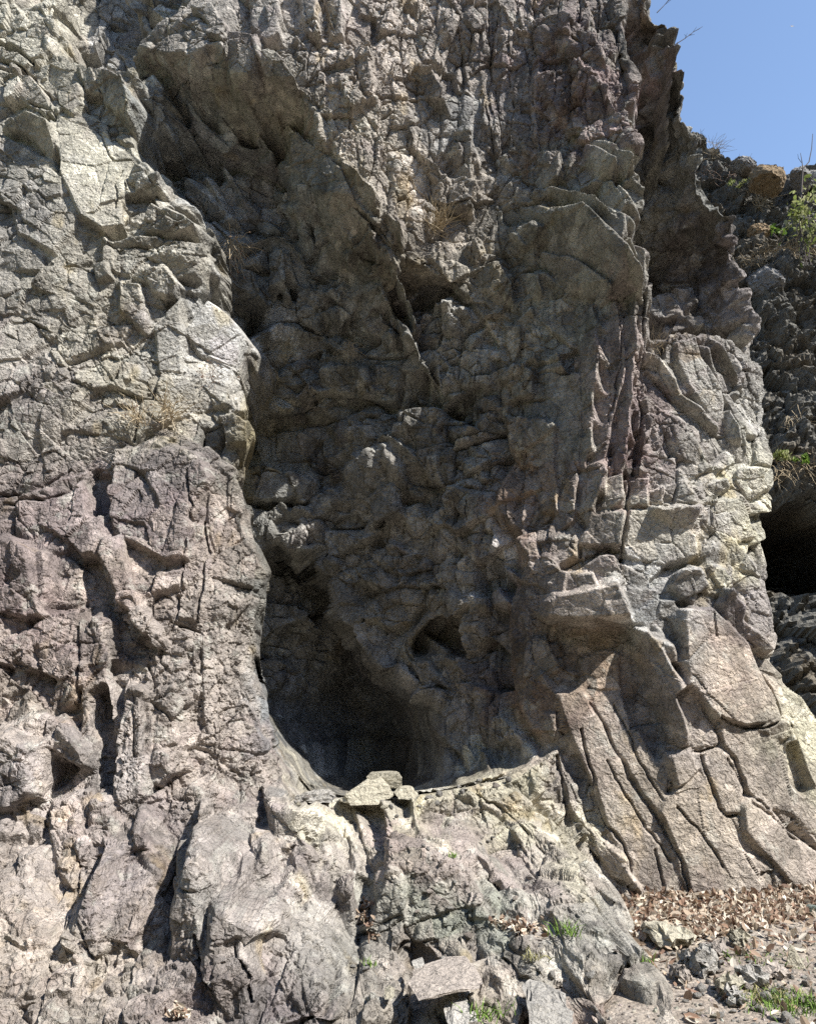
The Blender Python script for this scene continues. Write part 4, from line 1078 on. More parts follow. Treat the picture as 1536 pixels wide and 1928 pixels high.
# ------------------------------------------------------------------ ground, far slope
SLOPE_Y = 9.6
def ground_z(x, y):
    """height of the ground"""
    P = np.stack([x, y, 0 * x], 1).astype(F32)
    z = 0.05 * noise(P, 1.1, 201, 3) + 0.018 * noise(P, 0.22, 202, 3, .6)
    z = z + 0.16 * sstep(6.2, 8.2, y) * sstep(0.5, 3.2, x) + 0.10 * sstep(2.6, 4.6, x) - 0.6 * (1 - sstep(0.3, 1.15, x))
    return z
def ground_point(u, v):
    """photo pixel -> point on the ground"""
    a = (H0 / 2 - v) / FPX
    t = np.linspace(2, 30, 1500)
    x, y, z = t * (u - W0 / 2) / FPX, t * (CP - SP * a), CAMZ + t * (SP + CP * a)
    g = ground_z(x.astype(F32), y.astype(F32))
    k = np.nonzero(z <= g)[0]
    k = k[0] if len(k) else len(t) - 1
    return float(x[k]), float(y[k]), float(g[k])

def soil_material():
    m, nt, bs = mk('trodden_soil')
    L = nt.links
    tc = nd(nt, 'ShaderNodeTexCoord')
    co = tc.outputs['Object']
    n1 = nd(nt, 'ShaderNodeTexNoise', Scale=2.2, Detail=8, Roughness=.65)
    n2 = nd(nt, 'ShaderNodeTexNoise', Scale=38, Detail=8, Roughness=.75)
    v1 = nd(nt, 'ShaderNodeTexVoronoi', Scale=42)
    for n in (n1, n2, v1):
        L.new(co, n.inputs['Vector'])
    c = ramp(nt, n1.outputs['Fac'], [(.3, (.20, .165, .135)), (.5, (.29, .25, .21)), (.7, (.36, .32, .275))])
    c = mixc(nt, c, ramp(nt, n2.outputs['Fac'], [(.3, (.45, .43, .42)), (.5, (1, 1, 1)), (.7, (1.5, 1.45, 1.38))]), .85)
    c = mixc(nt, c, ramp(nt, v1.outputs['Color'], [(.2, (.7, .68, .66)), (.6, (1, 1, 1)), (.9, (1.35, 1.33, 1.28))]), .7)
    L.new(c, bs.inputs['Base Color'])
    bs.inputs['Roughness'].default_value = .95
    b1 = nd(nt, 'ShaderNodeBump', Strength=.8, Distance=.02)
    L.new(n2.outputs['Fac'], b1.inputs['Height'])
    b2 = nd(nt, 'ShaderNodeBump', Strength=.6, Distance=.012, invert=True)
    L.new(v1.outputs['Distance'], b2.inputs['Height'])
    L.new(b1.outputs[0], b2.inputs['Normal'])
    L.new(b2.outputs[0], bs.inputs['Normal'])
    return m
M_SOIL = soil_material()
# one sheet: fine in view, coarse out to the horizon
def spaced(lo, hi, fine_lo, fine_hi, step, far):
    a = list(np.arange(fine_lo, fine_hi, step))
    s, p = step, fine_hi
    while p < hi:
        a.append(p); s *= 1.35; p += s
    a.append(hi)
    s, p = step, fine_lo - step
    while p > lo:
        a.insert(0, p); s *= 1.35; p -= s
    a.insert(0, lo)
    return np.array(a, F32)
ax_ = spaced(-400, 400, 0.4, 5.0, .022, 0)
ay_ = spaced(-400, 400, 3.6, 8.6, .022, 0)
AX, AY = np.meshgrid(ax_, ay_)
AZ = ground_z(AX.ravel(), AY.ravel())
gi = np.arange(AX.size).reshape(AX.shape)
gq = np.stack([gi[:-1, :-1], gi[:-1, 1:], gi[1:, 1:], gi[1:, :-1]], -1).reshape(-1, 4)
ground = link('ground', new_mesh('ground', np.stack([AX.ravel(), AY.ravel(), AZ], 1), gq, M_SOIL))
tag(ground, 'trodden stony soil at the foot of the cliff', 'ground', kind='structure')

# ---- far slope with the second cave, behind the right edge of the cliff
FAR = [(1200, 260, 15.5), (1310, 235, 15.5), (1340, 250, 15.2), (1380, 290, 15.0), (1400, 310, 15.0), (1440, 330, 15.0), (1480, 335, 14.8), (1536, 330, 14.6), (1700, 320, 14.2),
       (1350, 400, 14.4), (1450, 430, 14.0), (1536, 440, 13.6), (1400, 540, 13.4), (1470, 560, 13.0), (1536, 580, 12.8), (1440, 700, 12.8), (1536, 720, 12.4),
       (1450, 830, 12.0), (1500, 865, 11.3), (1536, 880, 11.1), (1600, 870, 11.0), (1450, 940, 11.4), (1536, 960, 11.2), (1440, 1100, 11.3), (1440, 1150, 10.6), (1536, 1140, 10.4),
       (1480, 1250, 9.8), (1536, 1250, 9.6), (1700, 1200, 9.6), (1536, 1400, 8.9), (1536, 1600, 8.3), (1700, 1640, 8.0), (1250, 1200, 12), (1250, 800, 13.5), (1900, 600, 12.0), (1900, 1100, 10.2), (1900, 1600, 8.0)]
far_pts = [(*at(u, v, y), y) for u, v, y in FAR]
far_f = rbf(far_pts)
sil = [at(u, v, 15.0) for u, v in [(1150, 250), (1305, 232), (1325, 242), (1340, 262), (1362, 282), (1376, 300), (1392, 310), (1406, 316), (1420, 330), (1448, 334), (1475, 332), (1496, 326), (1515, 330), (1540, 326), (1620, 300), (1760, 300), (2100, 260)]]
FX = np.arange(3.0, 9.5, 0.028, dtype=F32)
ft = np.linspace(0, 1, 460).astype(F32)
FXX, FTT = np.meshgrid(FX, ft)
ztop = np.interp(FXX, [s[0] for s in sil], [s[1] for s in sil]) + 0.0
FZZ = (-0.3 + FTT * (ztop + 0.3)).astype(F32)
x_, z_ = FXX.ravel(), FZZ.ravel()
fy = far_f(x_, z_)
Pf = np.stack([x_, fy, z_], 1).astype(F32)
wxf, wzf = warp2(x_, z_, fy, 0.12, 0.5, 303)
hole = [at(u, v, 11.2) for u, v in [(1415, 965), (1446, 945), (1480, 936), (1536, 938), (1640, 965), (1690, 1060), (1640, 1138), (1540, 1132), (1500, 1140), (1470, 1138), (1420, 1100)]]
sdh = poly_sd(wxf, wzf, hole)
fy = np.where(sdh < 0, fy + np.minimum(6.0, 25 * -sdh), fy)
Pf[:, 1] = fy
g1, ge, gh = facets(Pf + 2.2, (.6, .6, .5), 310, 1.0)
g2_, ge2, gh2 = facets(Pf + 5.2, (.22, .22, .19), 311, 1.1)
g3_, ge3, gh3 = facets(Pf + 7.2, (.09, .09, .08), 312, 1.2)
dd = 0.22 * g1 + 0.10 * g2_ + 0.045 * g3_ + 0.02 * noise(Pf, .3, 313, 4, .6)
edge = np.minimum(1, (1 - FTT.ravel()) * 30)
Pf[:, 1] -= dd * (0.4 + 0.6 * edge)
Pf[:, 2] += 0.35 * dd
crest = FTT.ravel() > 0.999
fc = np.zeros((len(x_), 3), F32) + np.array([.13, .125, .11], F32)
fc *= (1 + .35 * (hf(gh2, 3) - .5) + .3 * noise(Pf, .5, 315, 4, .6))[:, None]
soil = sstep(-.1, .4, noise(Pf, .8, 316, 4, .6))[:, None]
fc = fc * (1 - .5 * soil) + .5 * soil * np.array([.15, .12, .08])
fi = np.arange(x_.size).reshape(FXX.shape)
fq = np.stack([fi[:-1, :-1], fi[:-1, 1:], fi[1:, 1:], fi[1:, :-1]], -1).reshape(-1, 4)
# the top of the slope runs on back behind the crest
top = fi[-1]
back = Pf[top] + np.array([0, 9, 0.3], F32)
nb_ = len(Pf)
Pf = np.vstack([Pf, back])
fc = np.vstack([fc, fc[top]])
bi = np.arange(nb_, nb_ + len(top))
fq = np.vstack([fq, np.stack([top[:-1], top[1:], bi[1:], bi[:-1]], -1)])
slope = link('hillside', new_mesh('hillside', Pf, fq, M_CLIFF, np.clip(fc, .03, .6), smooth=False))
tag(slope, 'dark stony hillside with a second cave beyond the cliff corner', 'hillside', kind='structure')

# ---- unseen wooded slope added behind the viewpoint to cut low sky light on the cliff
wu = np.linspace(-1, 1, 150).astype(F32)
wt = np.linspace(0, 1, 60).astype(F32)
WU, WT = np.meshgrid(wu, wt)
ang = WU.ravel() * 1.75
rad = 15 + 7 * WT.ravel()
wp = np.stack([rad * np.sin(ang), 2 - rad * np.cos(ang), 17 * WT.ravel() - .5], 1).astype(F32)
wd = 1.6 * noise(wp, 2.6, 501, 4, .6)
wp[:, 1] += wd * np.cos(ang); wp[:, 0] -= wd * np.sin(ang); wp[:, 2] += .8 * noise(wp, 2.0, 502, 3)
m_w, nt_w, bs_w = mk('added_woodland_leaves')
nw = nd(nt_w, 'ShaderNodeTexNoise', Scale=1.7, Detail=8, Roughness=.7)
nt_w.links.new(ramp(nt_w, nw.outputs['Fac'], [(.3, (.02, .03, .012)), (.6, (.07, .10, .03))]), bs_w.inputs['Base Color'])
bs_w.inputs['Roughness'].default_value = .9
wi = np.arange(len(wp)).reshape(WU.shape)
wq = np.stack([wi[:-1, :-1], wi[:-1, 1:], wi[1:, 1:], wi[1:, :-1]], -1).reshape(-1, 4)
added_wood = link('added_woodland', new_mesh('added_woodland', wp, wq, m_w))
tag(added_wood, 'unseen wooded slope added behind the viewpoint to block low sky light', 'added_woodland', kind='stuff')

# ------------------------------------------------------------------ lookup: photo pixel -> point on the finished rock
PU, PV = proj(P2[:, 0], P2[:, 1], P2[:, 2])
_cell = {}
_ci = (np.clip(PU, -50, 1600) // 6).astype(np.int32) * 1000 + (np.clip(PV, -50, 2000) // 6).astype(np.int32)
_ord = np.lexsort((P2[:, 1], _ci))
_uc, _first = np.unique(_ci[_ord], return_index=True)
_front = dict(zip(_uc.tolist(), _ord[_first].tolist()))
def surf(u, v):
    best = None
    for du in (0, -1, 1):
        for dv in (0, -1, 1):
            k = int(u // 6 + du) * 1000 + int(v // 6 + dv)
            if k in _front:
                c = P2[_front[k]]
                if best is None or (du == 0 and dv == 0):
                    best = c
                    if du == 0 and dv == 0:
                        return Vector([float(a) for a in c])
    return Vector([float(a) for a in best]) if best is not None else Vector((*at(u, v, 7.0), 7.0)).xzy

def point(u, v, y):
    x, z = at(u, v, y)
    return Vector((x, y, z))

# ------------------------------------------------------------------ loose stones
M_STONE = stone_material('loose_stone', rgb=(.31, .295, .27), scale=1.6)
M_STONE_Y = stone_material('ochre_stone', rgb=(.33, .305, .24), scale=1.6)
M_STONE_P = stone_material('pink_stone', rgb=(.29, .255, .225), scale=1.6)
M_BOULDER = stone_material('rusty_boulder', rgb=(.24, .175, .105), scale=.7)
M_BOULDER_G = stone_material('grey_boulder', rgb=(.26, .25, .235), scale=.7)
def chisel_mesh(name, mat, seed, dims=(1, .8, .6), sub=3, planes=11):
    r = random.Random(seed)
    bm = bmesh.new()
    bmesh.ops.create_icosphere(bm, subdivisions=sub, radius=1)
    pls = []
    for k in range(planes):
        n = Vector((r.gauss(0, 1), r.gauss(0, 1), r.gauss(0, 1))).normalized()
        pls.append((n, r.uniform(.52, .82)))
    for v in bm.verts:
        for n, d in pls:
            s = v.co.dot(n) - d
            if s > 0:
                v.co -= n * s
        v.co.x *= dims[0]; v.co.y *= dims[1]; v.co.z *= dims[2]
        v.co += Vector((r.gauss(0, 1), r.gauss(0, 1), r.gauss(0, 1))) * .012
    me = bpy.data.meshes.new(name)
    bm.to_mesh(me)
    bm.free()
    me.materials.append(mat)
    return me
STONES = [chisel_mesh('loose_stone', m, 40 + k, d, sub=2) for k, (m, d) in enumerate([
    (M_STONE, (1, .8, .55)), (M_STONE, (1, .7, .7)), (M_STONE_P, (1.1, .7, .4)), (M_STONE, (.9, .9, .6)), (M_STONE_Y, (1.2, .7, .45)), (M_STONE_P, (1, .8, .6)), (M_STONE, (1.2, .6, .5)), (M_STONE, (.9, .7, .8))])]
SHADE = ['grey', 'grey', 'flat brownish', 'grey', 'yellowish', 'brownish', 'long grey', 'chunky grey']
def stone(loc, r_, label, group, k=None, rz=None):
    k = random.randrange(len(STONES)) if k is None else k
    me = STONES[k]
    label = label.replace('@', SHADE[k])
    o = link('loose_stone', me, None, loc)
    o.scale = (r_, r_, r_)
    o.rotation_euler = (random.uniform(-.35, .35), random.uniform(-.35, .35), random.uniform(0, 6.28) if rz is None else rz)
    tag(o, label, 'stone', group)
    return o

def hull_rock(name, pts, mat, label, cat, depth=.25, rough=.008, seed=1, group=None):
    """angular rock from outline corners (column,row,distance); the back is the outline pushed in and shrunk"""
    r = random.Random(seed)
    ps = [point(u, v, y) for u, v, y in pts]
    c = sum(ps, Vector()) / len(ps)
    bm = bmesh.new()
    for p_ in ps:
        bm.verts.new(p_)
        bm.verts.new(c + (p_ - c) * .82 + Vector((0, depth, 0)))
    bmesh.ops.convex_hull(bm, input=bm.verts)
    bmesh.ops.delete(bm, geom=[v for v in bm.verts if not v.link_faces], context='VERTS')
    bmesh.ops.triangulate(bm, faces=bm.faces)
    bmesh.ops.subdivide_edges(bm, edges=bm.edges, cuts=3, use_grid_fill=True)
    bm.normal_update()
    co = np.array([v.co for v in bm.verts], F32)
    fz_, _, _ = facets(co + 1.7 * seed, (.09, .09, .08), 700 + seed)
    f2z, _, _ = facets(co + 2.7 * seed, (.035, .035, .03), 720 + seed)
    for v, a, b in zip(bm.verts, fz_, f2z):
        v.co += v.normal * float(a * rough * 1.6 + b * rough * .8)
    base = Vector((c.x, c.y + depth / 2, min(v.co.z for v in bm.verts)))
    for v in bm.verts:
        v.co -= base
    me = bpy.data.meshes.new(name)
    bm.to_mesh(me)
    bm.free()
    me.materials.append(mat)
    o = link(name, me, None, base)
    tag(o, label, cat, group)
    return o

# on the ledge at the cave mouth
hull_rock('wedge_rock', [(636, 1508, 6.5), (650, 1497, 6.48), (690, 1470, 6.55), (718, 1462, 6.6), (735, 1480, 6.52), (742, 1500, 6.5), (712, 1515, 6.44), (660, 1516, 6.44)], M_STONE_Y, 'pale yellowish wedge-shaped rock lying on the ledge at the cave mouth', 'rock', .32, .008, 3)
hull_rock('flat_rock', [(688, 1462, 6.72), (694, 1456, 6.74), (750, 1455, 6.7), (757, 1465, 6.68), (757, 1484, 6.68), (735, 1486, 6.7), (700, 1482, 6.7)], M_STONE_Y, 'flat pale slab resting behind the yellowish wedge rock on the ledge', 'rock', .25, .006, 4)
hull_rock('small_rock', [(742, 1490, 6.55), (752, 1482, 6.55), (775, 1482, 6.55), (788, 1497, 6.53), (780, 1505, 6.5), (750, 1504, 6.5)], M_STONE_Y, 'small pale rock touching the right end of the wedge rock', 'rock', .15, .006, 5)
hull_rock('white_rock', [(552, 1502, 6.48), (575, 1493, 6.5), (620, 1490, 6.5), (632, 1500, 6.48), (625, 1512, 6.45), (560, 1514, 6.45)], M_STONE, 'low whitish broken rock at the left end of the ledge', 'rock', .2, .014, 6)
# foreground
hull_rock('tilted_slab', [(768, 1850, 4.62), (790, 1838, 4.7), (846, 1818, 4.78), (888, 1815, 4.78), (912, 1852, 4.6), (902, 1862, 4.55), (856, 1862, 4.5), (800, 1881, 4.45), (788, 1884, 4.45)], M_STONE_P, 'long tilted brown-grey slab of rock propped over a dark gap', 'rock', .2, .006, 8)
hull_rock('prop_rock', [(838, 1878, 4.62), (862, 1868, 4.62), (890, 1890, 4.55), (905, 1928, 4.4), (850, 1940, 4.35), (836, 1910, 4.5)], M_STONE, 'grey rock under the right end of the tilted slab', 'rock', .3, .008, 9)
hull_rock('corner_rock', [(990, 1890, 4.42), (1010, 1878, 4.5), (1045, 1885, 4.5), (1080, 1905, 4.4), (1075, 1940, 4.3), (1000, 1945, 4.3)], M_STONE, 'dark-fronted rock at the bottom edge right of the tilted slab', 'rock', .3, .01, 10)
hull_rock('green_chip', [(776, 1812, 4.95), (796, 1806, 4.97), (800, 1822, 4.92), (782, 1824, 4.92)], M_STONE, 'small dark chip of stone just above the tilted slab', 'rock', .05, .003, 11)
hull_rock('white_cobble', [(722, 1868, 4.6), (735, 1862, 4.6), (744, 1872, 4.58), (738, 1882, 4.55), (724, 1882, 4.55)], M_STONE_Y, 'small white cobble left of the tilted slab', 'stone', .08, .004, 12)
hull_rock('dark_wedge', [(920, 1640, 6.08), (935, 1633, 6.1), (950, 1640, 6.08), (945, 1660, 6.0), (930, 1655, 6.02)], M_STONE, 'small pale wedge of stone on the apron above the leaf-filled gap', 'stone', .12, .005, 13)
def gp(u, v, lift=0.0):
    x, y, z = ground_point(u, v)
    return Vector((x, y, z + lift))
def ground_rock(name, u0, v0, w, h, mat, label, seed, flat=1.0, group=None):
    """rock whose foot stands on the ground at row v0, w and h in photo pixels"""
    g = gp(u0, v0)
    s = g.y / FPX
    o = link(name, chisel_mesh(name, mat, seed, (w * s * .55, w * s * .45 * flat, h * s * .62), 3, 12), None, (g.x, g.y + .25 * w * s, g.z + h * s * .38))
    o.rotation_euler = (0, 0, seed * 1.3)
    return tag(o, label, 'rock', group)
ground_rock('flat_ochre_rock', 1262, 1790, 95, 36, M_STONE_Y, 'flat-topped yellowish rock by the foot of the apron', 21)
ground_rock('upright_rock', 1332, 1842, 44, 62, M_STONE, 'leaning pale grey rock, tallest of the loose rocks on the soil', 22)
ground_rock('round_rock', 1300, 1832, 42, 36, M_STONE, 'bluish grey rounded rock touching the leaning pale rock', 23)
ground_rock('tan_rock', 1392, 1786, 34, 24, M_STONE_Y, 'tan rounded rock on the bare soil near the shadow', 24)
ground_rock('long_rock', 1352, 1802, 62, 20, M_STONE_P, 'long low rock between the leaf litter and the leaning rock', 25)
ground_rock('cracked_rock', 1425, 1862, 52, 44, M_STONE, 'broken grey rock beside the grass patch', 26)
ground_rock('lichen_rock', 1378, 1876, 58, 36, M_STONE_Y, 'pale lichen-covered flat rock left of the broken grey rock', 27)
ground_rock('square_rock', 1386, 1896, 44, 26, M_STONE, 'squarish grey rock in front of the lichen-covered rock', 28)
ground_rock('brown_rock', 1462, 1846, 56, 20, M_STONE_P, 'low brown rock below the pointed stone', 29)
ground_rock('purple_rock', 1284, 1852, 36, 26, M_STONE_P, 'small purplish rock among dead leaves near the apron', 30)
g = gp(1495, 1824)
s_ = g.y / FPX
bm = bmesh.new()
for a, b, c_ in [(-.6, -.2, 0), (.5, -.35, 0), (.75, .2, 0), (-.3, .5, 0), (-.12, .05, 1.0), (.1, .12, .9)]:
    bm.verts.new((a * 30 * s_, b * 30 * s_, c_ * 40 * s_))
bmesh.ops.convex_hull(bm, input=bm.verts)
me = bpy.data.meshes.new('pointed_stone')
bm.to_mesh(me); bm.free(); me.materials.append(M_STONE_Y)
tag(link('pointed_stone', me, None, (g.x, g.y, g.z - .01)), 'small pyramid-shaped pale stone with a sharp point', 'stone')

rs = random.Random(5)
n_ = 0
while n_ < 170:
    u, v = rs.uniform(1180, 1560), rs.uniform(1735, 1960)
    if u < 1150 + (v - 1690) * .62:
        continue
    g = gp(u, v)
    r_ = min(.06, .012 + abs(rs.gauss(0, .016)))
    where = ('below the leaf litter' if v < 1790 else 'on the middle soil' if v < 1860 else 'in the foreground') + (' near the apron foot' if u < 1330 else ' towards the right edge' if u > 1450 else '')
    stone((g.x, g.y, g.z + r_ * .25), r_, ('tiny' if r_ < .022 else 'small' if r_ < .036 else 'fist-sized') + ' @ stone ' + where, 'small stones scattered on the soil')
    n_ += 1
for k in range(48):
    u = rs.uniform(545, 1015)
    v = 1504 - max(0, u - 760) * .2 + abs(rs.gauss(0, 16))
    p_ = surf(u, v)
    r_ = rs.uniform(.015, .045)
    stone((p_.x, p_.y + rs.uniform(.0, .12), p_.z + r_ * .4), r_, 'broken @ rock chip on the ledge rim, ' + ('left of the wedge rock' if u < 640 else 'beside the wedge rock' if u < 800 else 'right of the wedge rock' if u < 920 else 'at its right end'), 'rock chips along the ledge rim')
for k in range(36):
    u, v = rs.uniform(650, 1180), rs.uniform(1560, 1900)
    if u > 1060 + (v - 1560) * .5:
        continue
    p_ = surf(u, v)
    r_ = rs.uniform(.012, .035)
    stone((p_.x, p_.y - r_ * .3, p_.z + r_ * .2), r_, 'small @ stone caught on the ' + ('upper' if v < 1680 else 'lower') + (' left' if u < 850 else ' right') + ' part of the apron', 'small stones on the apron')
# scattered rubble too fine to pick apart
def scatter_chips(name, spots, mat, rmin, rmax, seed):
    r = np.random.default_rng(seed)
    base = np.array([(-1, -.7, -.4), (1, -.6, -.4), (.7, .8, -.4), (-.8, .7, -.3), (-.5, -.4, .5), (.5, -.1, .6), (0, .5, .45)], F32)
    tris = np.array([(0, 1, 5), (0, 5, 4), (1, 2, 5), (2, 6, 5), (2, 3, 6), (3, 4, 6), (3, 0, 4), (4, 5, 6)])
    n = len(spots)
    ang = r.uniform(0, 6.28, n)
    sc = r.uniform(rmin, rmax, n) ** 1.0
    ca, sa = np.cos(ang), np.sin(ang)
    b = base[None] * r.uniform(.6, 1.3, (n, 7, 3))
    x = (b[:, :, 0] * ca[:, None] - b[:, :, 1] * sa[:, None]) * sc[:, None]
    y = (b[:, :, 0] * sa[:, None] + b[:, :, 1] * ca[:, None]) * sc[:, None]
    co = np.stack([x, y, b[:, :, 2] * sc[:, None]], -1) + np.asarray(spots)[:, None]
    q = (tris[None] + (np.arange(n) * 7)[:, None, None]).reshape(-1, 3)
    col = np.repeat(np.array([.27, .245, .215]) * r.uniform(.6, 1.35, (n, 1)) * r.uniform(.93, 1.07, (n, 3)), 7, 0)
    return link(name, new_mesh(name, co.reshape(-1, 3), q, mat, np.clip(col, .03, .7), smooth=False))
r2 = np.random.default_rng(8)
sx = r2.uniform(.9, 5.0, 5200).astype(F32)
sy = r2.uniform(3.6, 7.2, 5200).astype(F32)
sz = ground_z(sx, sy)
chips = scatter_chips('gravel', np.stack([sx, sy, sz + .002], 1), M_CLIFF, .004, .016, 9)
tag(chips, 'fine gravel strewn over the soil', 'gravel', kind='stuff')

# ------------------------------------------------------------------ dead leaves
def leaf_material(name, trans=.25):
    m, nt, bs = mk(name)
    a = nd(nt, 'ShaderNodeAttribute', attribute_name='stone')
    nt.links.new(a.outputs['Color'], bs.inputs['Base Color'])
    bs.inputs['Roughness'].default_value = .7
    tr = nd(nt, 'ShaderNodeBsdfTranslucent')
    nt.links.new(a.outputs['Color'], tr.inputs['Color'])
    mx = nd(nt, 'ShaderNodeMixShader')
    mx.inputs[0].default_value = trans
    nt.links.new(bs.outputs[0], mx.inputs[1])
    nt.links.new(tr.outputs[0], mx.inputs[2])
    nt.links.new(mx.outputs[0], nt.nodes['Material Output'].inputs['Surface'])
    return m
M_DEAD = leaf_material('dead_leaf')
M_LEAF = leaf_material('green_leaf', .35)
def leaf_mass(spots, size, seed, cols, jit=.5, tilt=.7):
    """many small curled leaves: six-sided blades bent along the midrib; returns coords, tris, colours"""
    r = np.random.default_rng(seed)
    n = len(spots)
    base = np.array([(-1, 0, .12), (-.35, .42, .22), (.45, .36, .2), (1, 0, -.02), (.45, -.36, .2), (-.35, -.42, .22), (0, 0, 0)], F32)
    tris = np.array([(6, 0, 1), (6, 1, 2), (6, 2, 3), (6, 3, 4), (6, 4, 5), (6, 5, 0)])
    sc = size * r.uniform(1 - jit, 1 + jit, n)
    b = base[None] * np.stack([np.ones(n), r.uniform(.7, 1.3, n), r.uniform(-1.2, 1.6, n)], 1)[:, None]
    ax = r.normal(0, tilt, n); ay = r.normal(0, tilt, n); az = r.uniform(0, 6.28, n)
    def rot(v, a, i, j):
        c, s = np.cos(a)[:, None], np.sin(a)[:, None]
        o = v.copy()
        o[:, :, i] = v[:, :, i] * c - v[:, :, j] * s
        o[:, :, j] = v[:, :, i] * s + v[:, :, j] * c
        return o
    b = rot(rot(rot(b, ax, 1, 2), ay, 0, 2), az, 0, 1) * sc[:, None, None] + np.asarray(spots)[:, None]
    q = (tris[None] + (np.arange(n) * 7)[:, None, None]).reshape(-1, 3)
    cols = np.array(cols)
    c = cols[r.integers(0, len(cols), n)] * r.uniform(.7, 1.25, (n, 1))
    return b.reshape(-1, 3), q, np.clip(np.repeat(c, 7, 0), .01, .8)
DEAD = [(.46, .38, .29), (.30, .21, .15), (.54, .47, .37), (.19, .12, .085), (.60, .54, .45), (.38, .29, .21), (.25, .16, .11)]
def gspots(n, fn, seed, lift):
    r = np.random.default_rng(seed)
    out = []
    u, v = r.uniform(1130, 1600, n * 6), r.uniform(1625, 1930, n * 6)
    keep_ = r.uniform(0, 1, n * 6) < fn(u, v)
    u, v = u[keep_][:n], v[keep_][:n]
    k = (H0 / 2 - v) / FPX
    t = (.08 - CAMZ) / (SP + CP * k)
    x, y = (t * (u - W0 / 2) / FPX).astype(F32), (t * (CP - SP * k)).astype(F32)
    return np.stack([x, y, ground_z(x, y) + r.uniform(0, lift, len(x))], 1)
def dens(u, v):
    base = 1690 - np.clip(u - 1320, 0, 300) * .20
    d = v - base
    return np.where(d < -25, 0, np.where(d < 62, 1.0, .12 * np.exp(-(d - 62) / 60))) * (u > 1120 + (v - 1660) * .75)
sp = gspots(5200, dens, 31, .045)
co, q, cl = leaf_mass(sp, .030, 32, DEAD)
litter = link('leaf_litter', new_mesh('leaf_litter', co, q, M_DEAD, cl, smooth=False))
tag(litter, 'drift of dry brown oak leaves along the foot of the slabs', 'leaf litter', kind='stuff')
def rock_leaves(name, spots_px, n, spread, label, seed):
    r = random.Random(seed)
    pts_ = []
    for k in range(n):
        u, v = r.choice(spots_px)
        p_ = surf(u + r.gauss(0, spread), v + r.gauss(0, spread * .6))
        pts_.append((p_.x, p_.y - .01, p_.z + r.uniform(.005, .03)))
    co, q, cl = leaf_mass(np.array(pts_), .024, seed, DEAD)
    tag(link(name, new_mesh(name, co, q, M_DEAD, cl, smooth=False)), label, 'leaf litter', kind='stuff')
rock_leaves('crevice_leaves', [(688, 1712), (684, 1730), (694, 1745), (700, 1765), (690, 1700)], 70, 5, 'dead leaves caught in the crevice left of the lichen boulder', 41)
rock_leaves('pocket_leaves', [(960, 1745), (985, 1750), (1010, 1748), (940, 1735)], 130, 9, 'dead leaves filling the pocket in the apron', 42)
rock_leaves('corner_leaves', [(335, 1905), (350, 1910), (330, 1915)], 45, 7, 'few pale dead leaves at the bottom of the left pillar', 43)

# ------------------------------------------------------------------ plants
def flat_mat(name, rgb, rough=.85):
    m, nt, bs = mk(name)
    n = nd(nt, 'ShaderNodeTexNoise', Scale=40, Detail=4)
    nt.links.new(ramp(nt, n.outputs['Fac'], [(.3, tuple(c * .65 for c in rgb)), (.7, tuple(min(.9, c * 1.3) for c in rgb))]), bs.inputs['Base Color'])
    bs.inputs['Roughness'].default_value = rough
    return m
M_STRAW = flat_mat('dry_straw', (.36, .29, .19))
M_TWIG = flat_mat('dry_twig', (.20, .14, .10))
M_BARK = flat_mat('dark_bark', (.09, .075, .065))
M_SEED = flat_mat('seed_head', (.17, .11, .075))
M_BLADE = flat_mat('grass_blade', (.13, .21, .04))
M_STRAWG = flat_mat('pale_grass', (.30, .28, .13))
def tube(bm, pts, r0, r1, sides=3):
    rings = []
    n = len(pts)
    for k, p_ in enumerate(pts):
        t = (pts[min(k + 1, n - 1)] - pts[max(k - 1, 0)]).normalized()
        a = t.orthogonal().normalized()
        b = t.cross(a)
        r_ = r0 + (r1 - r0) * k / (n - 1)
        rings.append([bm.verts.new(p_ + (a * math.cos(6.2832 * j / sides) + b * math.sin(6.2832 * j / sides)) * r_) for j in range(sides)])
    for k in range(n - 1):
        for j in range(sides):
            bm.faces.new((rings[k][j], rings[k][(j + 1) % sides], rings[k + 1][(j + 1) % sides], rings[k + 1][j]))
def done(bm, name, mat, parent=None, loc=None):
    me = bpy.data.meshes.new(name)
    bm.to_mesh(me); bm.free()
    me.materials.append(mat)
    o = link(name, me, parent, loc)
    if name in ('stems', 'blades', 'seed_heads'):
        o['kind'] = 'stuff'
    return o
def curve_pts(p0, d, L, droop, r, n=6, wob=.15):
    pts_ = [p0.copy()]
    d = d.normalized()
    p_ = p0.copy()
    for k in range(n):
        d = (d + Vector((r.gauss(0, wob), r.gauss(0, wob), r.gauss(0, wob) - droop))).normalized()
        p_ = p_ + d * (L / n)
        pts_.append(p_.copy())
    return pts_
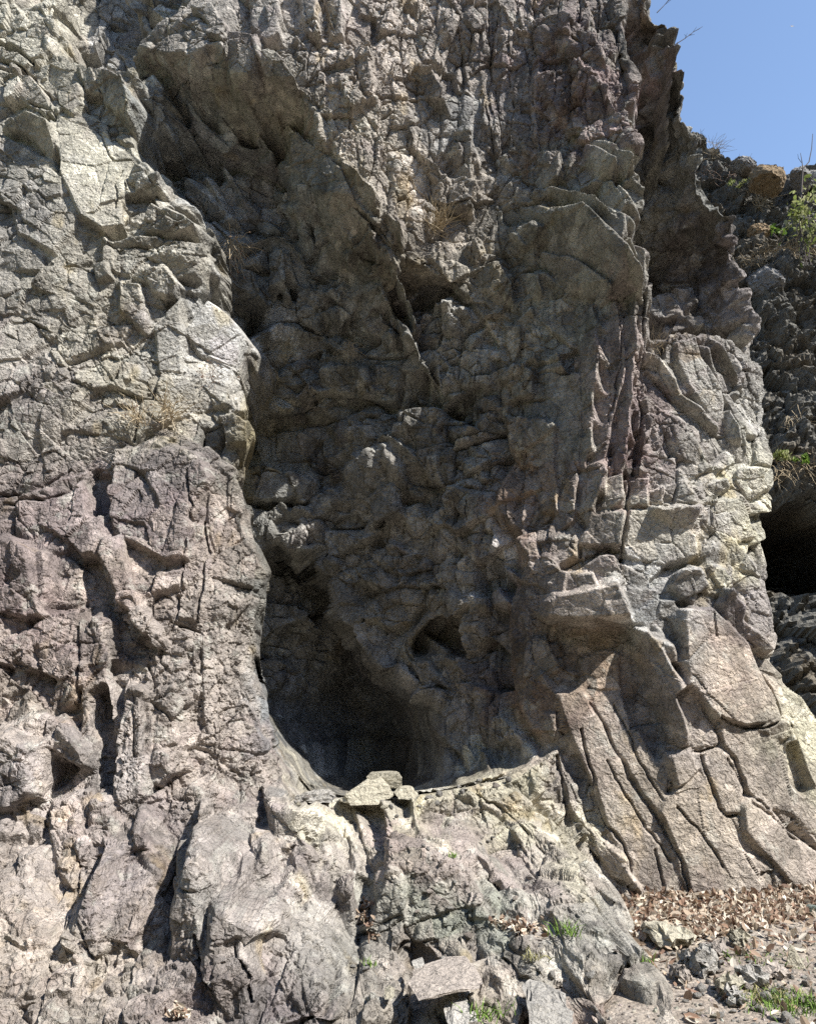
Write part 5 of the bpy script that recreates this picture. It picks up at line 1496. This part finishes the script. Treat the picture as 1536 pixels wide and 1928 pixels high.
def dry_plant(name, u, v, n, L, dirv, spread, droop, label, seed, mat=None, heads=0, rad=.0022, out=.05):
    r = random.Random(seed)
    root = link(name, None, None, surf(u, v) + Vector((0, -out * .3, 0)))
    bm = bmesh.new()
    tips = []
    for k in range(n):
        d = Vector(dirv) + Vector((r.gauss(0, spread), r.gauss(0, spread), r.gauss(0, spread)))
        p0 = Vector((r.gauss(0, .04), -r.uniform(0, .03), r.gauss(0, .03)))
        pts_ = curve_pts(p0, d, L * r.uniform(.5, 1.15), droop, r)
        tube(bm, pts_, rad, rad * .5)
        tips.append(pts_[-1])
        if r.random() < .5:
            j = r.randrange(2, 5)
            b = curve_pts(pts_[j], (pts_[j + 1] - pts_[j]) + Vector((r.gauss(0, .6), r.gauss(0, .6), r.gauss(0, .6))) * .1, L * .3, droop, r, 3)
            tube(bm, b, rad * .7, rad * .4)
            tips.append(b[-1])
    done(bm, 'stems', mat or M_STRAW, root)
    if heads:
        bm = bmesh.new()
        for t in r.sample(tips, min(heads, len(tips))):
            bmesh.ops.create_icosphere(bm, subdivisions=1, radius=r.uniform(.006, .011), matrix=Matrix.Translation(t))
        done(bm, 'seed_heads', M_SEED, root)
    tag(root, label, 'plant')
    return root
dry_plant('hanging_dry_plant', 440, 478, 46, .42, (.15, -.5, -.35), .5, .16, 'dead wiry plant hanging down with small seed heads in the upper recess', 1, M_STRAW, 26, .0036, .5)
dry_plant('twiggy_shrub', 822, 440, 70, .36, (.25, -.45, .75), .42, -.02, 'dry straw-brown twiggy shrub growing from the brow of the recess', 2, M_STRAW, 0, .0034, .2)
dry_plant('dry_grass_clump', 318, 790, 60, .30, (.3, -.4, .8), .5, .1, 'straw-coloured dry grass clump on top of the left pillar', 3, M_STRAW, 4, .003, .15)
dry_plant('dry_grass_clump', 268, 800, 34, .30, (-.2, -.4, .9), .45, .06, 'sparse dry stalks left of the grass clump on the pillar top', 4, M_STRAW, 5, .003, .15)
dry_plant('dry_grass_clump', 405, 715, 30, .20, (.2, -.5, .6), .5, .1, 'small reddish dry plant beside the broken blocks above the pillar', 5, M_TWIG, 10, .0018)
dry_plant('hanging_grass', 655, 655, 60, .20, (0, -.6, -.1), .5, .22, 'brownish dry grass tuft hanging in the shaded recess', 6, M_STRAW, 0, .0018)
dry_plant('dry_shoots', 985, 330, 22, .25, (.1, -.4, .8), .4, 0, 'few thin dry shoots on the dark upper buttress', 7, M_TWIG, 0, .0018)
dry_plant('dry_shoots', 1235, 655, 16, .28, (.3, -.5, .6), .5, .05, 'few pale dry stalks where the slab meets the dark tower', 8, M_STRAW, 0, .0018)

def grass_tuft(u, v, n, L, label, seed, on_ground=False, mat=None, spread=.05, name='grass_tuft'):
    r = random.Random(seed)
    base = gp(u, v) if on_ground else surf(u, v) + Vector((0, -.015, 0))
    root = link(name, None, None, base)
    bm = bmesh.new()
    for k in range(n):
        p0 = Vector((r.gauss(0, spread), r.gauss(0, spread * .7), 0))
        d = Vector((r.gauss(0, .45), r.gauss(0, .45), 1)).normalized()
        l = L * r.uniform(.5, 1.2)
        sd_ = d.cross(Vector((r.gauss(0, 1), r.gauss(0, 1), .1))).normalized() * .0028
        m1 = p0 + d * l * .55
        tip = p0 + d * l + Vector((d.x, d.y, -.35)) * l * .35
        a, b = bm.verts.new(p0 - sd_), bm.verts.new(p0 + sd_)
        c, e = bm.verts.new(m1 + sd_ * .8), bm.verts.new(m1 - sd_ * .8)
        f = bm.verts.new(tip)
        bm.faces.new((a, b, c, e)); bm.faces.new((e, c, f))
    done(bm, 'blades', mat or M_BLADE, root)
    tag(root, label, 'grass')
    return root
grass_tuft(1500, 1900, 300, .09, 'bright green grass patch at the lower right corner', 1, True, None, .12)
grass_tuft(1455, 1884, 150, .07, 'thin yellowish green grass left of the bright grass patch', 2, True, M_STRAWG, .09)
grass_tuft(1430, 1806, 110, .04, 'low sparse green growth in front of the pointed stone', 3, True, M_BLADE, .12)
grass_tuft(1056, 1752, 60, .10, 'yellow-green weed in the leaf pocket of the apron', 4)
grass_tuft(1210, 1822, 70, .10, 'green weed at the right foot of the apron', 5, False, None, .04)
grass_tuft(908, 1912, 60, .09, 'green grass tuft right of the tilted slab', 6)
grass_tuft(695, 1815, 26, .06, 'tiny green tuft in the crack left of the tilted slab', 7, False, None, .02)
grass_tuft(852, 1612, 22, .05, 'tiny green tuft in a crack high on the apron', 8, False, None, .02)
grass_tuft(1005, 1805, 40, .06, 'sparse yellowish tuft in the middle of the apron', 9, False, M_STRAWG, .04)

# ---- far slope: points on it
def far_point(u, v, lift=0.0):
    a = (H0 / 2 - v) / FPX
    ys = np.arange(9, 16.5, .03)
    t = ys / (CP - SP * a)
    x, z = t * (u - W0 / 2) / FPX, CAMZ + t * (SP + CP * a)
    f = far_f(x.astype(F32), z.astype(F32))
    k = np.nonzero(ys >= f)[0]
    k = k[0] if len(k) else len(ys) - 1
    return Vector((float(x[k]), float(ys[k]) - lift, float(z[k])))
def far_boulder(name, u, v, w, h, mat, label, seed, y=None):
    c = far_point(u, v) if y is None else point(u, v, y)
    s = c.y / FPX
    o = link(name, chisel_mesh(name, mat, seed, (w * s * .6, w * s * .5, h * s * .62), 4, 9), None, (c.x, c.y - .05, c.z))
    o.rotation_euler = (0, .2, seed)
    tag(o, label, 'boulder')
far_boulder('rusty_boulder', 1440, 345, 72, 62, M_BOULDER, 'big rusty orange boulder perched on the skyline', 61, 14.2)
far_boulder('grey_boulder', 1440, 532, 66, 58, M_BOULDER_G, 'pale grey boulder sticking out of the dark hillside', 62)
far_boulder('skyline_boulder', 1395, 318, 50, 30, M_BOULDER_G, 'dark flat boulder left of the rusty one on the skyline', 63, 14.5)
far_boulder('skyline_boulder', 1500, 345, 54, 44, M_BOULDER_G, 'dark boulder right of the rusty one, behind the bare sapling', 64, 14.4)
far_boulder('skyline_boulder', 1530, 340, 46, 34, M_STONE, 'pale boulder at the right end of the skyline', 65, 14.5)
far_boulder('ochre_boulder', 1425, 440, 40, 30, M_BOULDER, 'small ochre boulder half buried below the rusty one', 66)
def leafy(name, u, v, n, rx, rz, cols, label, seed, size=.045, y=None, cat='shrub', stems=6):
    r = np.random.default_rng(seed)
    rr = random.Random(seed)
    c = far_point(u, v) if y is None else point(u, v, y)
    root = link(name, None, None, c)
    clump = r.normal(0, 1, (max(5, n // 18), 3)) * np.array([rx, rx * .7, rz]) * .55
    sp_ = clump[r.integers(0, len(clump), n)] + r.normal(0, 1, (n, 3)) * np.array([rx, rx, rz]) * .18
    co, q, cl = leaf_mass(sp_, size, seed, cols, .4, 1.0)
    link('leaves', new_mesh('leaves', co, q, M_LEAF, cl, smooth=False), root)['kind'] = 'stuff'
    bm = bmesh.new()
    for k in range(stems):
        tgt = Vector([float(a) for a in clump[rr.randrange(len(clump))]])
        p0 = Vector((rr.gauss(0, .04), .05, -rz * 1.2))
        tube(bm, [p0, p0.lerp(tgt, .5) + Vector((rr.gauss(0, .04), 0, rr.gauss(0, .04))), tgt], .009, .003, 4)
    done(bm, 'stems', M_BARK, root)
    tag(root, label, cat)
YG = [(.24, .27, .08), (.30, .31, .13), (.18, .22, .06), (.34, .34, .18)]
GR = [(.12, .20, .03), (.18, .27, .05), (.09, .15, .03)]
leafy('yellow_leaf_shrub', 1515, 410, 330, .42, .75, YG, 'tall shrub with fresh yellow-green leaves at the right edge', 71, .05, 12.9)
leafy('green_bush', 1466, 432, 120, .22, .16, GR, 'small bright green bush left of the yellow-leaved shrub', 72, .04)
leafy('moss_bush', 1388, 340, 50, .16, .09, YG, 'yellow-green moss cushion beside the rusty boulder', 73, .035, 14.2)
leafy('cave_top_plant', 1470, 856, 130, .20, .09, YG, 'yellow-green plant growing above the far cave', 74, .04, 10.9, 'plant')
leafy('cave_top_plant', 1512, 866, 60, .14, .06, GR, 'small green plant right of the yellow-green one above the far cave', 75, .035, 10.8, 'plant')
# bare sapling on the skyline
b0 = point(1508, 480, 13.0)
root = link('bare_sapling', None, None, b0)
bm = bmesh.new()
def rel(u, v):
    return point(u, v, 13.0) - b0
tube(bm, [rel(1508, 480), rel(1505, 400), rel(1508, 350), rel(1510, 318)], .028, .016, 5)
tube(bm, [rel(1510, 318), rel(1522, 305), rel(1527, 280), rel(1529, 252)], .013, .005, 4)
tube(bm, [rel(1510, 318), rel(1509, 305), rel(1506, 288)], .010, .004, 4)
tube(bm, [rel(1508, 306), rel(1502, 298), rel(1501, 290)], .006, .003, 3)
tube(bm, [rel(1507, 345), rel(1497, 330), rel(1495, 322)], .007, .003, 3)
tube(bm, [rel(1505, 375), rel(1495, 365)], .007, .003, 3)
tube(bm, [rel(1506, 365), rel(1519, 350), rel(1520, 330)], .007, .003, 3)
done(bm, 'trunk', M_BARK, root)
tag(root, 'thin bare forked sapling standing up into the sky at right', 'sapling')
# thin twigs leaning out from the tower
def twig(pts_px, y, label, seed, rad=.006):
    r = random.Random(seed)
    o_ = point(*pts_px[0], y)
    root = link('bare_twig', None, None, o_)
    bm = bmesh.new()
    ps = [point(u, v, y) - o_ for u, v in pts_px]
    tube(bm, ps, rad, rad * .35, 4)
    for k in range(7):
        t = r.uniform(.35, .98)
        i_ = min(int(t * (len(ps) - 1)), len(ps) - 2)
        p_ = ps[i_].lerp(ps[i_ + 1], t * (len(ps) - 1) - i_)
        tube(bm, [p_, p_ + Vector((r.uniform(-.02, .08), r.gauss(0, .03), r.uniform(.02, .07)))], rad * .5, rad * .25, 3)
    done(bm, 'stem', M_BARK, root)
    tag(root, label, 'twig')
twig([(1270, 84), (1288, 73), (1305, 60), (1322, 50)], 8.3, 'bare twig leaning out from the dark tower into the sky', 1)
twig([(1236, 24), (1248, 12), (1262, -4)], 8.3, 'short bare twig at the top of the dark tower', 2)
twig([(1318, 272), (1319, 256), (1318, 243)], 14.6, 'single stalk with a round head on the skyline by the tower', 3, .008)
for k, (u, v, dv, lb) in enumerate([(1440, 500, (.2, -.5, .2), 'tangle of pale dry brambles on the hillside above the grey boulder'), (1480, 480, (.5, -.4, .3), 'pale dry stems under the yellow-leaved shrub'),
                                   (1370, 340, (.1, -.4, .4), 'dry brown scrub on the crest right of the tower'), (1425, 390, (-.2, -.4, .5), 'straw-coloured dry grass below the rusty boulder'), (1490, 790, (.1, -.6, -.5), 'fan of pale dry grass hanging on the dark hillside'),
                                   (1490, 885, (.2, -.6, -.3), 'mat of dry grass hanging over the far cave mouth'), (1340, 290, (.2, -.4, .5), 'dry scrub at the corner where tower meets skyline')]):
    r = random.Random(90 + k)
    c = far_point(u, v, .1)
    root = link('dry_scrub', None, None, c)
    bm = bmesh.new()
    wide = 1.3 if k in (0, 1, 2, 5) else .25
    for j in range(110 if wide > 1 else 45):
        d = Vector(dv) + Vector((r.gauss(0, .6), r.gauss(0, .4), r.gauss(0, .5)))
        tube(bm, curve_pts(Vector((r.gauss(0, .3) * wide, r.gauss(0, .05), r.gauss(0, .10))), d, r.uniform(.18, .42), .08, r, 4), .0045, .002)
    done(bm, 'stems', M_STRAW if k != 2 else M_TWIG, root)
    tag(root, lb, 'scrub')

# ------------------------------------------------------------------ litter and sky
def glass_material():
    m, nt, bs = mk('bottle_plastic')
    n = nd(nt, 'ShaderNodeTexNoise', Scale=30)
    nt.links.new(ramp(nt, n.outputs['Fac'], [(.3, (.35, .48, .42)), (.7, (.6, .7, .68))]), bs.inputs['Base Color'])
    bs.inputs['Roughness'].default_value = .15
    bs.inputs['Transmission Weight'].default_value = .75
    return m
def lathe(prof, mat, name, parent, sides=16):
    bm = bmesh.new()
    rings = [[bm.verts.new((r_ * math.cos(6.2832 * j / sides), r_ * math.sin(6.2832 * j / sides), z)) for j in range(sides)] for r_, z in prof]
    for a, b in zip(rings, rings[1:]):
        for j in range(sides):
            bm.faces.new((a[j], a[(j + 1) % sides], b[(j + 1) % sides], b[j]))
    bm.faces.new(rings[0][::-1]); bm.faces.new(rings[-1])
    for f in bm.faces:
        f.smooth = True
    return done(bm, name, mat, parent)
g = gp(1522, 1722)
bot = link('plastic_bottle', None, None, g + Vector((0, 0, .035)))
bot.rotation_euler = (math.radians(84), 0, math.radians(25))
lathe([(.026, 0), (.032, .006), (.031, .05), (.029, .055), (.032, .06), (.032, .12), (.022, .15), (.011, .168), (.011, .185)], glass_material(), 'body', bot)
lathe([(.0135, .180), (.0135, .197), (.012, .199)], flat_mat('bottle_cap', (.10, .28, .16), .4), 'cap', bot)
tag(bot, 'discarded pale green plastic bottle lying in the leaf litter', 'bottle')

bw = point(1490, 50, 60)
bm = bmesh.new()
vs_ = [bm.verts.new(v) for v in [(-.24, 0, .05), (-.1, .03, .09), (0, .06, .03), (.12, .03, .07), (.26, 0, -.02), (.1, -.05, .04), (0, -.10, 0), (-.1, -.05, .05), (0, .0, -.05)]]
for f in [(0, 1, 7), (1, 2, 6, 7), (2, 3, 5, 6), (3, 4, 5), (2, 1, 8), (3, 2, 8), (6, 5, 8), (7, 6, 8), (1, 7, 8), (5, 3, 8)]:
    bm.faces.new([vs_[k] for k in f])
bird = done(bm, 'bird', flat_mat('white_feathers', (.7, .7, .7)), None, bw)
tag(bird, 'tiny white bird high in the blue sky', 'bird')
